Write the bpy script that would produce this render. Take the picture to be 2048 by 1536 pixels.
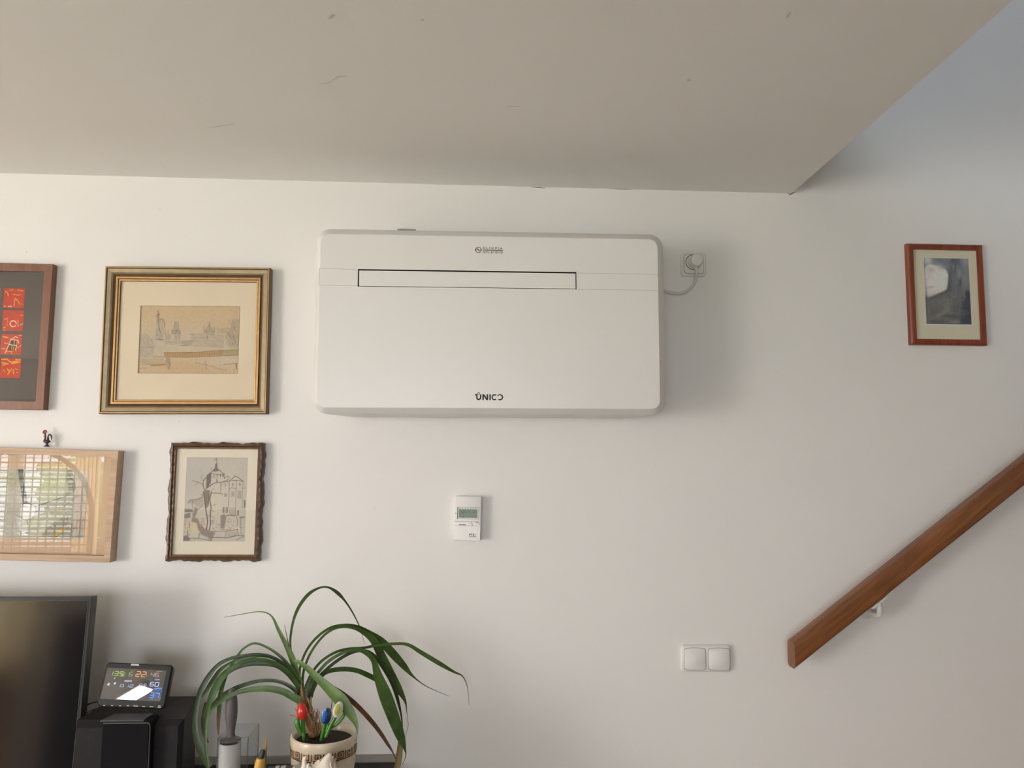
import bpy, bmesh, math, random
import numpy as np
from mathutils import Vector, Matrix

for o in list(bpy.data.objects):
    bpy.data.objects.remove(o, do_unlink=True)
S = bpy.context.scene
COL = S.collection
random.seed(7)
RNG = np.random.default_rng(7)

# ------------------------------------------------------------------ camera
F = 1550.0
CAM = Vector((0.0, -2.15, 1.60))
PITCH, YAW, ROLL = math.radians(5.33), math.radians(3.1), math.radians(0.40)
_f = Vector((math.sin(YAW) * math.cos(PITCH), math.cos(YAW) * math.cos(PITCH), math.sin(PITCH)))
_r = Vector((math.cos(YAW), -math.sin(YAW), 0))
_u = _r.cross(_f)
RT = math.cos(ROLL) * _r + math.sin(ROLL) * _u
UP = -math.sin(ROLL) * _r + math.cos(ROLL) * _u
FW = _f
cd = bpy.data.cameras.new('camera')
cam = bpy.data.objects.new('camera', cd)
COL.objects.link(cam)
cd.sensor_fit = 'HORIZONTAL'
cd.sensor_width = 36.0
cd.lens = F / 2048 * 36.0
cd.clip_start = 0.02
m = Matrix((RT, UP, -FW)).transposed().to_4x4()
m.translation = CAM
cam.matrix_world = m
S.camera = cam


def ray(px, py):
    return (RT * (px - 1024) + UP * (768 - py) + FW * F).normalized()


def at(px, py, y=0.0):
    """point of the room seen at photo pixel (px, py) on the upright plane Y = y"""
    d = ray(px, py)
    return CAM + d * ((y - CAM.y) / d.y)


def atz(px, py, z):
    d = ray(px, py)
    return CAM + d * ((z - CAM.z) / d.z)


# ------------------------------------------------------------------ world, light, exposure
S.view_settings.view_transform = 'Standard'
S.view_settings.look = 'None'
S.view_settings.gamma = 1.0
S.view_settings.use_curve_mapping = False
S.view_settings.exposure = -0.05
W = bpy.data.worlds.new('sky')
S.world = W
W.use_nodes = True
bg = W.node_tree.nodes['Background']
bg.inputs[0].default_value = (0.88, 0.92, 1.0, 1)
bg.inputs[1].default_value = 9.0


def lamp_area(name, loc, target, sx, sy, power, color, spread=180):
    l = bpy.data.lights.new(name, 'AREA')
    l.shape = 'RECTANGLE'
    l.size, l.size_y = sx, sy
    l.energy = power
    l.color = color
    l.spread = math.radians(spread)
    o = bpy.data.objects.new(name, l)
    COL.objects.link(o)
    o.location = loc
    d = Vector(target) - Vector(loc)
    o.rotation_euler = d.to_track_quat('-Z', 'Y').to_euler()
    return o


REAR, LEFT, RIGHT, TOPZ = -4.40, -6.60, 3.3, 5.0
WX0, WX1, WZ0, WZ1 = -4.45, -2.92, 0.85, 2.08        # window in the rear wall, with a blind
DX0, DX1, DZ0, DZ1 = -6.40, -4.60, 0.06, 2.14        # glazed garden door left of it
lamp_area('daylight_garden_door', ((DX0 + DX1) / 2, REAR - 0.25, 1.1), ((DX0 + DX1) / 2 + 2.0, 0, 1.1),
          DX1 - DX0, 2.0, 200, (1.0, 0.945, 0.925))
VX0, VX1, VZ0, VZ1 = -1.45, 0.35, 0.90, 2.10         # rear opening added behind the viewer for fill light
lamp_area('fill_light_rear', ((VX0 + VX1) / 2, REAR - 0.20, 1.5), ((VX0 + VX1) / 2, 0, 1.5), VX1 - VX0, VZ1 - VZ0, 11, (1.0, 0.945, 0.925))  # added fill lamp, softens the shadows on the picture wall
UX0, UX1, UZ0, UZ1 = -2.2, 0.2, 3.2, 4.4               # upstairs window in the rear wall
lamp_area('daylight_upper_window', ((UX0 + UX1) / 2, REAR - 0.15, 3.8), ((UX0 + UX1) / 2 + 1.5, 0, 3.2), UX1 - UX0, UZ1 - UZ0, 18, (0.16, 0.36, 1.0))
sl = bpy.data.lights.new('sun', 'SUN')
sl.energy = 16.0
sl.angle = math.radians(1.0)
sl.color = (1.0, 0.95, 0.88)
sun = bpy.data.objects.new('sun', sl)
COL.objects.link(sun)
sun.rotation_euler = Vector((0.35, 0.62, -0.75)).to_track_quat('-Z', 'Y').to_euler()


# ------------------------------------------------------------------ materials
def s2l(c):
    c = np.asarray(c, float)
    return np.where(c <= 0.04045, c / 12.92, ((c + 0.055) / 1.055) ** 2.4)


def rgb(r, g, b):
    v = s2l(np.array([r, g, b]) / 255.0)
    return (float(v[0]), float(v[1]), float(v[2]), 1.0)


def mat(name, color, rough=0.5, metal=0.0, spec=0.5, noise=0.0, nscale=30.0, bump=0.0, bscale=80.0, emit=0.0, coat=0.0):
    mt = bpy.data.materials.new(name)
    mt.use_nodes = True
    nt = mt.node_tree
    b = nt.nodes['Principled BSDF']
    b.inputs['Base Color'].default_value = color
    b.inputs['Roughness'].default_value = rough
    b.inputs['Metallic'].default_value = metal
    b.inputs['Specular IOR Level'].default_value = spec
    b.inputs['Coat Weight'].default_value = coat
    if noise > 0 or bump > 0:
        tc = nt.nodes.new('ShaderNodeTexCoord')
    if noise > 0:
        n = nt.nodes.new('ShaderNodeTexNoise')
        n.inputs['Scale'].default_value = nscale
        n.inputs['Detail'].default_value = 5
        nt.links.new(tc.outputs['Object'], n.inputs['Vector'])
        r = nt.nodes.new('ShaderNodeValToRGB')
        r.color_ramp.elements[0].position = 0.3
        r.color_ramp.elements[1].position = 0.7
        r.color_ramp.elements[0].color = tuple(min(1, c * (1 - noise)) for c in color[:3]) + (1,)
        r.color_ramp.elements[1].color = tuple(min(1, c * (1 + noise)) for c in color[:3]) + (1,)
        nt.links.new(n.outputs['Fac'], r.inputs['Fac'])
        nt.links.new(r.outputs['Color'], b.inputs['Base Color'])
    if bump > 0:
        n2 = nt.nodes.new('ShaderNodeTexNoise')
        n2.inputs['Scale'].default_value = bscale
        n2.inputs['Detail'].default_value = 4
        nt.links.new(tc.outputs['Object'], n2.inputs['Vector'])
        bp = nt.nodes.new('ShaderNodeBump')
        bp.inputs['Strength'].default_value = bump
        bp.inputs['Distance'].default_value = 0.002
        nt.links.new(n2.outputs['Fac'], bp.inputs['Height'])
        nt.links.new(bp.outputs['Normal'], b.inputs['Normal'])
    if emit > 0:
        b.inputs['Emission Color'].default_value = color
        b.inputs['Emission Strength'].default_value = emit
    return mt


def wood(name, c1, c2, axis='X', rough=0.45, scale=14.0, stretch=0.08, coat=0.0, rot=None):
    mt = bpy.data.materials.new(name)
    mt.use_nodes = True
    nt = mt.node_tree
    b = nt.nodes['Principled BSDF']
    b.inputs['Roughness'].default_value = rough
    b.inputs['Coat Weight'].default_value = coat
    b.inputs['Coat Roughness'].default_value = 0.3
    tc = nt.nodes.new('ShaderNodeTexCoord')
    mp = nt.nodes.new('ShaderNodeMapping')
    sc = [scale, scale, scale]
    sc['XYZ'.index(axis)] = scale * stretch
    mp.inputs['Scale'].default_value = sc
    src = tc.outputs['Object']
    if rot:
        m0 = nt.nodes.new('ShaderNodeMapping')
        m0.inputs['Rotation'].default_value = rot
        nt.links.new(src, m0.inputs['Vector'])
        src = m0.outputs['Vector']
    nt.links.new(src, mp.inputs['Vector'])
    n = nt.nodes.new('ShaderNodeTexNoise')
    n.inputs['Scale'].default_value = 2.2
    n.inputs['Detail'].default_value = 7
    n.inputs['Distortion'].default_value = 1.4
    nt.links.new(mp.outputs['Vector'], n.inputs['Vector'])
    w = nt.nodes.new('ShaderNodeTexNoise')
    w.inputs['Scale'].default_value = 9
    w.inputs['Detail'].default_value = 5
    nt.links.new(mp.outputs['Vector'], w.inputs['Vector'])
    mx = nt.nodes.new('ShaderNodeMath')
    mx.operation = 'MULTIPLY_ADD'
    mx.inputs[1].default_value = 0.35
    nt.links.new(w.outputs['Fac'], mx.inputs[0])
    ml = nt.nodes.new('ShaderNodeMath')
    ml.operation = 'MULTIPLY'
    ml.inputs[1].default_value = 0.7
    nt.links.new(n.outputs['Fac'], ml.inputs[0])
    nt.links.new(ml.outputs[0], mx.inputs[2])
    r = nt.nodes.new('ShaderNodeValToRGB')
    r.color_ramp.elements[0].position = 0.36
    r.color_ramp.elements[1].position = 0.66
    r.color_ramp.elements[0].color = c1
    r.color_ramp.elements[1].color = c2
    nt.links.new(mx.outputs[0], r.inputs['Fac'])
    nt.links.new(r.outputs['Color'], b.inputs['Base Color'])
    return mt


def glass_pane(name, ior=1.5, tint=(1, 1, 1, 1), rough=0.0):
    mt = bpy.data.materials.new(name)
    mt.use_nodes = True
    nt = mt.node_tree
    for n in list(nt.nodes):
        nt.nodes.remove(n)
    out = nt.nodes.new('ShaderNodeOutputMaterial')
    t = nt.nodes.new('ShaderNodeBsdfTransparent')
    t.inputs[0].default_value = tint
    g = nt.nodes.new('ShaderNodeBsdfGlossy')
    g.inputs['Roughness'].default_value = rough
    lw = nt.nodes.new('ShaderNodeLayerWeight')
    pw = nt.nodes.new('ShaderNodeMath')
    pw.operation = 'POWER'
    pw.inputs[1].default_value = 5.0
    lw.inputs['Blend'].default_value = 0.5
    nt.links.new(lw.outputs['Facing'], pw.inputs[0])
    r0 = ((ior - 1) / (ior + 1)) ** 2
    fr = nt.nodes.new('ShaderNodeMath')
    fr.operation = 'MULTIPLY_ADD'
    fr.inputs[1].default_value = 1 - r0
    fr.inputs[2].default_value = r0
    nt.links.new(pw.outputs[0], fr.inputs[0])
    mx = nt.nodes.new('ShaderNodeMixShader')
    nt.links.new(fr.outputs[0], mx.inputs[0])
    nt.links.new(t.outputs[0], mx.inputs[1])
    nt.links.new(g.outputs[0], mx.inputs[2])
    nt.links.new(mx.outputs[0], out.inputs[0])
    return mt


def attr_mat(name, rough=0.8, emit=0.0, spec=0.3):
    mt = bpy.data.materials.new(name)
    mt.use_nodes = True
    nt = mt.node_tree
    b = nt.nodes['Principled BSDF']
    a = nt.nodes.new('ShaderNodeAttribute')
    a.attribute_name = 'Col'
    b.inputs['Roughness'].default_value = rough
    b.inputs['Specular IOR Level'].default_value = spec
    nt.links.new(a.outputs['Color'], b.inputs['Base Color'])
    if emit > 0:
        nt.links.new(a.outputs['Color'], b.inputs['Emission Color'])
        b.inputs['Emission Strength'].default_value = emit
    return mt


M = {}
M['paint'] = mat('wall_paint', (0.81, 0.785, 0.755, 1), 0.72, spec=0.25, noise=0.012, nscale=3, bump=0.06, bscale=160)
M['ceil'] = mat('ceiling_paint', (0.86, 0.845, 0.825, 1), 0.8, spec=0.2, noise=0.012, nscale=2, bump=0.04, bscale=120)
M['plastic'] = mat('white_plastic', (0.775, 0.75, 0.72, 1), 0.34, spec=0.5)
M['plastic2'] = mat('white_plastic_fittings', (0.77, 0.75, 0.725, 1), 0.35, spec=0.5)
M['cable'] = mat('pale_cable', (0.66, 0.645, 0.62, 1), 0.5)
M['dark'] = mat('dark_gap', (0.012, 0.011, 0.010, 1), 0.7)
M['ink'] = mat('dark_print', rgb(34, 27, 22), 0.6)
M['seam'] = mat('seam_grey', (0.50, 0.485, 0.46, 1), 0.6)
M['black'] = mat('black_plastic', (0.010, 0.0095, 0.0105, 1), 0.42, noise=0.1, nscale=60)
M['blacktop'] = mat('black_laminate', (0.013, 0.012, 0.0125, 1), 0.5, noise=0.1, nscale=40)
M['speaker'] = mat('speaker_vinyl', (0.014, 0.012, 0.0135, 1), 0.55, spec=0.22, noise=0.18, nscale=90, bump=0.2, bscale=300)
M['cloth'] = mat('speaker_cloth', (0.007, 0.0065, 0.008, 1), 0.85, spec=0.15, noise=0.1, nscale=400)
M['glass'] = glass_pane('picture_glass', 1.5)
M['winglass'] = glass_pane('window_glass', 1.45)
M['paper'] = mat('cream_mat_board', rgb(226, 210, 182), 0.85, noise=0.015, nscale=20)
M['white'] = mat('white_frame_paint', (0.8, 0.79, 0.77, 1), 0.5)


# ------------------------------------------------------------------ mesh tools
class MB:
    def __init__(self):
        self.v, self.f, self.mi, self.sm = [], [], [], []

    def add(self, vs, fs, mi=0, smooth=False):
        o = len(self.v)
        self.v += [tuple(p) for p in vs]
        for f in fs:
            self.f.append(tuple(i + o for i in f))
            self.mi.append(mi)
            self.sm.append(smooth)

    def box(self, lo, hi, mi=0, bev=0.0, seg=2):
        lo, hi = Vector(lo), Vector(hi)
        if bev > 0:
            bm = bmesh.new()
            bmesh.ops.create_cube(bm, size=1.0)
            for v in bm.verts:
                v.co = Vector((lo[i] + (v.co[i] + 0.5) * (hi[i] - lo[i]) for i in range(3)))
            bmesh.ops.bevel(bm, geom=bm.edges[:], offset=bev, segments=seg, affect='EDGES', profile=0.5)
            self.bm(bm, mi, True)
            return
        x0, y0, z0 = lo
        x1, y1, z1 = hi
        self.add([(x0, y0, z0), (x1, y0, z0), (x1, y1, z0), (x0, y1, z0), (x0, y0, z1), (x1, y0, z1), (x1, y1, z1), (x0, y1, z1)],
                 [(0, 3, 2, 1), (4, 5, 6, 7), (0, 1, 5, 4), (1, 2, 6, 5), (2, 3, 7, 6), (3, 0, 4, 7)], mi)

    def bm(self, bm, mi=0, smooth=False):
        bm.verts.index_update()
        self.add([v.co[:] for v in bm.verts], [[v.index for v in f.verts] for f in bm.faces], mi, smooth)
        bm.free()

    def loft(self, loops, cap0=True, cap1=True, mi=0, smooth=True, closed=True):
        n = len(loops[0])
        vs = [p for l in loops for p in l]
        fs = []
        for k in range(len(loops) - 1):
            for i in range(n if closed else n - 1):
                j = (i + 1) % n
                fs.append((k * n + i, k * n + j, (k + 1) * n + j, (k + 1) * n + i))
        o = len(self.v)
        self.add(vs, fs, mi, smooth)
        if cap0:
            self.f.append(tuple(o + i for i in reversed(range(n))))
            self.mi.append(mi)
            self.sm.append(False)
        if cap1:
            b = o + (len(loops) - 1) * n
            self.f.append(tuple(b + i for i in range(n)))
            self.mi.append(mi)
            self.sm.append(False)

    def tube(self, pts, rad, n=10, mi=0, cap=True):
        pts = [Vector(p) for p in pts]
        if not hasattr(rad, '__len__'):
            rad = [rad] * len(pts)
        loops = []
        ref = None
        for i, p in enumerate(pts):
            t = (pts[min(i + 1, len(pts) - 1)] - pts[max(i - 1, 0)]).normalized()
            if ref is None:
                ref = Vector((0, 0, 1)) if abs(t.z) < 0.9 else Vector((1, 0, 0))
            a = (ref - t * ref.dot(t)).normalized()
            ref = a
            b = t.cross(a)
            loops.append([p + (a * math.cos(2 * math.pi * k / n) + b * math.sin(2 * math.pi * k / n)) * rad[i] for k in range(n)])
        self.loft(loops, cap, cap, mi, True)

    def lathe(self, c, prof, n=40, mi=0, smooth=True, cap0=False, cap1=False):
        c = Vector(c)
        loops = [[c + Vector((r * math.cos(2 * math.pi * k / n), r * math.sin(2 * math.pi * k / n), z)) for k in range(n)] for r, z in prof]
        self.loft(loops, cap0, cap1, mi, smooth)

    def build(self, name, mats, base=Vector((0, 0, 0)), parent=None):
        me = bpy.data.meshes.new(name)
        me.from_pydata([(p[0] - base[0], p[1] - base[1], p[2] - base[2]) for p in self.v], [], self.f)
        if not isinstance(mats, (list, tuple)):
            mats = [mats]
        for x in mats:
            me.materials.append(M[x] if isinstance(x, str) else x)
        me.polygons.foreach_set('material_index', self.mi)
        me.polygons.foreach_set('use_smooth', self.sm)
        me.update()
        bm = bmesh.new()
        bm.from_mesh(me)
        bmesh.ops.recalc_face_normals(bm, faces=bm.faces[:])
        bm.to_mesh(me)
        bm.free()
        try:
            me.set_sharp_from_angle(angle=math.radians(38))
        except Exception:
            pass
        o = bpy.data.objects.new(name, me)
        COL.objects.link(o)
        if parent:
            o.parent = parent
        return o


def tag(o, label, cat=None, group=None, kind=None):
    o['label'] = label
    if cat:
        o['category'] = cat
    if group:
        o['group'] = group
    if kind:
        o['kind'] = kind
    return o


class Thing:
    def __init__(self, name, label, cat, base, group=None):
        self.base = Vector(base)
        self.o = bpy.data.objects.new(name, None)
        self.o.empty_display_size = 0.05
        COL.objects.link(self.o)
        self.o.location = self.base
        tag(self.o, label, cat, group)

    def part(self, name, mb, mats, parent=None, label=None):
        o = mb.build(name, mats, self.base, parent or self.o)
        if label:
            o['label'] = label
        return o


def struct(name, mb, mats, label=None):
    o = mb.build(name, mats)
    o['kind'] = 'structure'
    o['label'] = label or name.replace('_', ' ')
    return o


class Plane:
    """a local frame: u right, v up, w out of the surface"""
    def __init__(self, o, u, v, w):
        self.o, self.u, self.v, self.w = Vector(o), Vector(u).normalized(), Vector(v).normalized(), Vector(w).normalized()

    def p(self, u, v, w=0.0):
        return self.o + self.u * u + self.v * v + self.w * w

    def px(self, x, y, w=0.0):
        """photo pixel -> local (u, v) on the plane at height w"""
        d = ray(x, y)
        c = self.o + self.w * w
        t = (c - CAM).dot(self.w) / d.dot(self.w)
        q = CAM + d * t - c
        return q.dot(self.u), q.dot(self.v)


def wallplane(corners, y):
    """rectangle fitted to four photo corners (TL, TR, BR, BL) on the plane Y = y"""
    P = [at(cx, cy, y) for cx, cy in corners]
    c = (P[0] + P[1] + P[2] + P[3]) / 4
    u = ((P[1] - P[0]) + (P[2] - P[3])).normalized()
    v = ((P[0] - P[3]) + (P[1] - P[2])).normalized()
    u2 = (u + Vector((v.z, 0, -v.x))).normalized()
    v2 = Vector((-u2.z, 0, u2.x))
    w = ((P[1] - P[0]).length + (P[2] - P[3]).length) / 2
    h = ((P[0] - P[3]).length + (P[1] - P[2]).length) / 2
    return Plane(c, u2, v2, (0, -1, 0)), w, h


def rrect(u0, u1, v0, v1, r, n=6, bulge=0.0):
    pts = []
    for cx, cy, a0 in ((u1 - r, v1 - r, 0), (u0 + r, v1 - r, 90), (u0 + r, v0 + r, 180), (u1 - r, v0 + r, 270)):
        for k in range(n + 1):
            a = math.radians(a0 + 90 * k / n)
            pts.append((cx + r * math.cos(a), cy + r * math.sin(a)))
    if bulge:
        q_ = []
        for i, p_ in enumerate(pts):
            q_.append(p_)
            if (i + 1) % (n + 1) == 0:
                b_ = pts[(i + 1) % len(pts)]
                q_ += [(p_[0] + (b_[0] - p_[0]) * t / 8, p_[1] + (b_[1] - p_[1]) * t / 8) for t in range(1, 8)]
        pts = q_
        cu, cv, hu, hv = (u0 + u1) / 2, (v0 + v1) / 2, (u1 - u0) / 2, (v1 - v0) / 2
        pts = [(u, v + bulge * (v - cv) / hv * (1 - ((u - cu) / hu) ** 2)) for u, v in pts]
    return pts


def dense(pts, step):
    out = []
    for i in range(len(pts)):
        a, b = pts[i], pts[(i + 1) % len(pts)]
        n = max(1, int(math.hypot(b[0] - a[0], b[1] - a[1]) / step))
        for k in range(n):
            out.append((a[0] + (b[0] - a[0]) * k / n, a[1] + (b[1] - a[1]) * k / n))
    return out


def prism(mb, pl, pts, w0, w1, mi=0, smooth=False):
    mb.loft([[pl.p(u, v, w0) for u, v in pts], [pl.p(u, v, w1) for u, v in pts]], True, True, mi, smooth)


def ribbon2(pts, width, closed=False):
    """flat stroke outline as quads in 2-D"""
    n = len(pts)
    L, R = [], []
    for i in range(n):
        a = pts[(i - 1) % n] if (closed or i > 0) else pts[i]
        b = pts[(i + 1) % n] if (closed or i < n - 1) else pts[i]
        d1 = np.array([pts[i][0] - a[0], pts[i][1] - a[1]])
        d2 = np.array([b[0] - pts[i][0], b[1] - pts[i][1]])
        l1, l2 = np.hypot(*d1), np.hypot(*d2)
        if l1 < 1e-12:
            d1, l1 = d2, l2
        if l2 < 1e-12:
            d2, l2 = d1, l1
        n1 = np.array([-d1[1], d1[0]]) / max(l1, 1e-12)
        n2 = np.array([-d2[1], d2[0]]) / max(l2, 1e-12)
        m_ = n1 + n2
        k = m_ @ n1
        m_ = m_ / k if k > 0.4 else n1
        w = (width[i] if hasattr(width, '__len__') else width) / 2
        L.append((pts[i][0] + m_[0] * w, pts[i][1] + m_[1] * w))
        R.append((pts[i][0] - m_[0] * w, pts[i][1] - m_[1] * w))
    vs = L + R
    fs = []
    for i in range(n if closed else n - 1):
        j = (i + 1) % n
        fs.append((i, j, n + j, n + i))
    return vs, fs


def stroke(mb, pl, pts, width, w=0.0, thick=0.0003, closed=False, mi=0):
    vs, fs = ribbon2(pts, width, closed)
    k = len(vs)
    V = [pl.p(u, v, w + thick) for u, v in vs]
    mb.add(V, fs, mi)


def arc(cx, cy, rx, ry, a0, a1, n=18):
    return [(cx + rx * math.cos(math.radians(a0 + (a1 - a0) * k / n)), cy + ry * math.sin(math.radians(a0 + (a1 - a0) * k / n))) for k in range(n + 1)]


def smooth_path(pts, sub=6):
    """Catmull-Rom through n-dimensional points"""
    P = [np.array(p, float) for p in pts]
    P = [2 * P[0] - P[1]] + P + [2 * P[-1] - P[-2]]
    out = []
    for i in range(1, len(P) - 2):
        for k in range(sub):
            t = k / sub
            a, b, c, d = P[i - 1], P[i], P[i + 1], P[i + 2]
            out.append(0.5 * (2 * b + (c - a) * t + (2 * a - 5 * b + 4 * c - d) * t * t + (3 * b - 3 * c + d - a) * t ** 3))
    out.append(P[-2])
    return out


# ---- a small painter for flat prints and screens (colours per grid vertex)
class Canvas:
    def __init__(self, w, h, bgc):
        self.w, self.h = w, h
        self.a = np.ones((h, w, 3)) * (np.array(bgc) / 255.0)
        self.Y, self.X = np.mgrid[0:h, 0:w].astype(float)

    def _mix(self, mask, col):
        mask = np.clip(mask, 0, 1)[..., None]
        self.a = self.a * (1 - mask) + (np.array(col) / 255.0) * mask

    def line(self, pts, width, col, alpha=1.0, soft=0.7):
        D = np.full((self.h, self.w), 1e9)
        for (x0, y0), (x1, y1) in zip(pts[:-1], pts[1:]):
            dx, dy = x1 - x0, y1 - y0
            L = dx * dx + dy * dy + 1e-9
            t = np.clip(((self.X - x0) * dx + (self.Y - y0) * dy) / L, 0, 1)
            D = np.minimum(D, np.hypot(self.X - x0 - t * dx, self.Y - y0 - t * dy))
        self._mix(alpha * np.clip((width / 2 - D) / soft + 0.5, 0, 1), col)

    def poly(self, pts, col, alpha=1.0, soft=0.0):
        ins = np.zeros((self.h, self.w), bool)
        n = len(pts)
        D = np.full((self.h, self.w), 1e9)
        for i in range(n):
            x0, y0 = pts[i]
            x1, y1 = pts[(i + 1) % n]
            if y0 != y1:
                c = (y0 > self.Y) != (y1 > self.Y)
                ins ^= c & (self.X < (x1 - x0) * (self.Y - y0) / (y1 - y0) + x0)
            dx, dy = x1 - x0, y1 - y0
            t = np.clip(((self.X - x0) * dx + (self.Y - y0) * dy) / (dx * dx + dy * dy + 1e-9), 0, 1)
            D = np.minimum(D, np.hypot(self.X - x0 - t * dx, self.Y - y0 - t * dy))
        sd = np.where(ins, D, -D)
        self._mix(alpha * np.clip(sd / max(soft, 0.8) + 0.5, 0, 1), col)

    def blob(self, x, y, rx, ry, col, alpha=1.0, ang=0.0):
        c, s = math.cos(ang), math.sin(ang)
        u = (self.X - x) * c + (self.Y - y) * s
        v = -(self.X - x) * s + (self.Y - y) * c
        self._mix(alpha * np.exp(-((u / rx) ** 2 + (v / ry) ** 2)), col)

    def grain(self, amt, cell=1):
        h, w = self.h // cell + 2, self.w // cell + 2
        n = RNG.normal(0, amt, (h, w))
        n = np.kron(n, np.ones((cell, cell)))[:self.h, :self.w]
        if cell > 1:
            k = cell
            for ax in (0, 1):
                n = sum(np.roll(n, i, ax) for i in range(-k // 2, k // 2 + 1)) / (k + 1)
        self.a = np.clip(self.a + n[..., None], 0, 1)

    def mesh(self, name, pfun, material, base, parent):
        """pfun(fx, fy) -> world points for arrays of canvas fractions (fy down)"""
        h, w = self.h, self.w
        fx = (self.X / (w - 1)).ravel()
        fy = (self.Y / (h - 1)).ravel()
        P = pfun(fx, fy) - np.array(base)[None, :]
        me = bpy.data.meshes.new(name)
        idx = np.arange(h * w).reshape(h, w)
        q = np.stack([idx[:-1, :-1], idx[1:, :-1], idx[1:, 1:], idx[:-1, 1:]], -1).reshape(-1, 4)
        me.vertices.add(h * w)
        me.vertices.foreach_set('co', P.astype(np.float32).ravel())
        me.loops.add(q.size)
        me.loops.foreach_set('vertex_index', q.ravel().astype(np.int32))
        me.polygons.add(len(q))
        me.polygons.foreach_set('loop_start', np.arange(0, q.size, 4, dtype=np.int32))
        me.update(calc_edges=True)
        at_ = me.color_attributes.new('Col', 'FLOAT_COLOR', 'POINT')
        c = np.ones((h * w, 4), np.float32)
        c[:, :3] = s2l(self.a.reshape(-1, 3))
        at_.data.foreach_set('color', c.ravel())
        me.materials.append(material)
        o = bpy.data.objects.new(name, me)
        COL.objects.link(o)
        o.parent = parent
        return o


def planefun(pl, u0, u1, v0, v1, w):
    O, U, V, Wv = (np.array(x) for x in (pl.o, pl.u, pl.v, pl.w))
    return lambda fx, fy: O + np.outer(u0 + (u1 - u0) * fx, U) + np.outer(v1 + (v0 - v1) * fy, V) + Wv * w


M['print'] = attr_mat('print_paper', 0.85)
M['lcd'] = attr_mat('lcd_glass', 0.35, spec=0.4)
M['screen'] = attr_mat('display_pixels', 0.25, emit=0.9, spec=0.5)

# ------------------------------------------------------------------ room shell
C0 = at(1583, 387, 0.0)
ZC = C0.z
C1 = atz(2027, 0, ZC)
EDGE = (C1 - C0) / (C1.y - C0.y)
CE = C0 + EDGE * (REAR - C0.y)
CX = at(0, 345, 0).z
SLOPE = (C0.z - CX) / (C0.x - at(0, 345, 0).x)

mb = MB()
mb.box((LEFT - 0.1, 0, -0.1), (RIGHT + 0.1, 0.15, TOPZ))
wall_back = struct('wall_back', mb, 'paint', 'white plastered wall carrying the pictures and the white wall unit')
mb = MB()
T = 0.26
top = [(LEFT, 0), (C0.x, 0), (CE.x, REAR), (LEFT, REAR)]
mb.loft([[Vector((x, y, ZC)) for x, y in top], [Vector((x, y, ZC + T)) for x, y in top]], smooth=False)
ceiling = struct('ceiling', mb, 'ceil', 'flat white ceiling ending at the stair opening')
mb = MB()
mb.box((LEFT - 0.1, REAR - 0.1, TOPZ), (RIGHT + 0.1, 0.15, TOPZ + 0.1))
struct('ceiling_upper', mb, 'ceil', 'white upper ceiling over the stairwell')
mb = MB()
mb.box((RIGHT, REAR, 0), (RIGHT + 0.12, 0, TOPZ))
struct('wall_right', mb, 'paint', 'white side wall beyond the stairs')
mb = MB()
mb.box((LEFT - 0.12, REAR, 0), (LEFT, 0, TOPZ))
struct('wall_left', mb, 'paint', 'white left wall')
mb = MB()
for lo, hi in (((LEFT, REAR - 0.12, 0), (DX0, REAR, 2.6)), ((DX1, REAR - 0.12, 0), (WX0, REAR, 2.6)), ((WX1, REAR - 0.12, 0), (VX0, REAR, 2.6)), ((VX1, REAR - 0.12, 0), (RIGHT, REAR, 2.6)), ((LEFT, REAR - 0.12, 2.6), (UX0, REAR, TOPZ)), ((UX1, REAR - 0.12, 2.6), (RIGHT, REAR, TOPZ)), ((UX0, REAR - 0.12, 2.6), (UX1, REAR, UZ0)), ((UX0, REAR - 0.12, UZ1), (UX1, REAR, TOPZ)), ((VX0, REAR - 0.12, VZ1), (VX1, REAR, 2.6)), ((VX0, REAR - 0.12, 0), (VX1, REAR, VZ0)),
               ((DX0, REAR - 0.12, DZ1), (DX1, REAR, 2.6)), ((DX0, REAR - 0.12, 0), (DX1, REAR, DZ0)),
               ((WX0, REAR - 0.12, WZ1), (WX1, REAR, 2.6)), ((WX0, REAR - 0.12, 0), (WX1, REAR, WZ0))):
    mb.box(lo, hi)
struct('wall_rear', mb, 'paint', 'white rear wall with the window and the garden door')
M['floor'] = wood('oak_floor', rgb(196, 182, 164), rgb(222, 210, 194), 'X', 0.4, 9, 0.12)
mb = MB()
mb.box((LEFT - 0.1, REAR - 0.1, -0.1), (RIGHT + 0.1, 0, 0))
struct('floor', mb, 'floor', 'pale wooden floor')
# wooden stairs under the handrail, below the frame
M['stairwood'] = wood('stair_wood', rgb(120, 72, 38), rgb(156, 102, 60), 'Y', 0.45, 12, 0.1)
stairs = None
for k in range(11):
    x0 = 0.86 + 0.215 * k
    mb = MB()
    mb.box((x0, -0.98, 0.175 * k), (RIGHT, -0.001, 0.175 * (k + 1)), bev=0.004)
    if stairs is None:
        stairs = struct('stairs', mb, 'stairwood', 'brown wooden stairs rising to the right under the handrail')
    else:
        mb.build('step', 'stairwood', parent=stairs)
M['rug'] = mat('added_rug', rgb(92, 86, 82), 0.95, noise=0.15, nscale=60)
mb = MB()
mb.box((-1.2, -3.6, 0.0), (2.6, -1.05, 0.012), bev=0.004)  # unseen rug, added to darken the light bounced off the floor
tag(mb.build('rug', 'rug'), 'dark grey rug added out of view to cut the floor bounce', 'rug')
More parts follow.
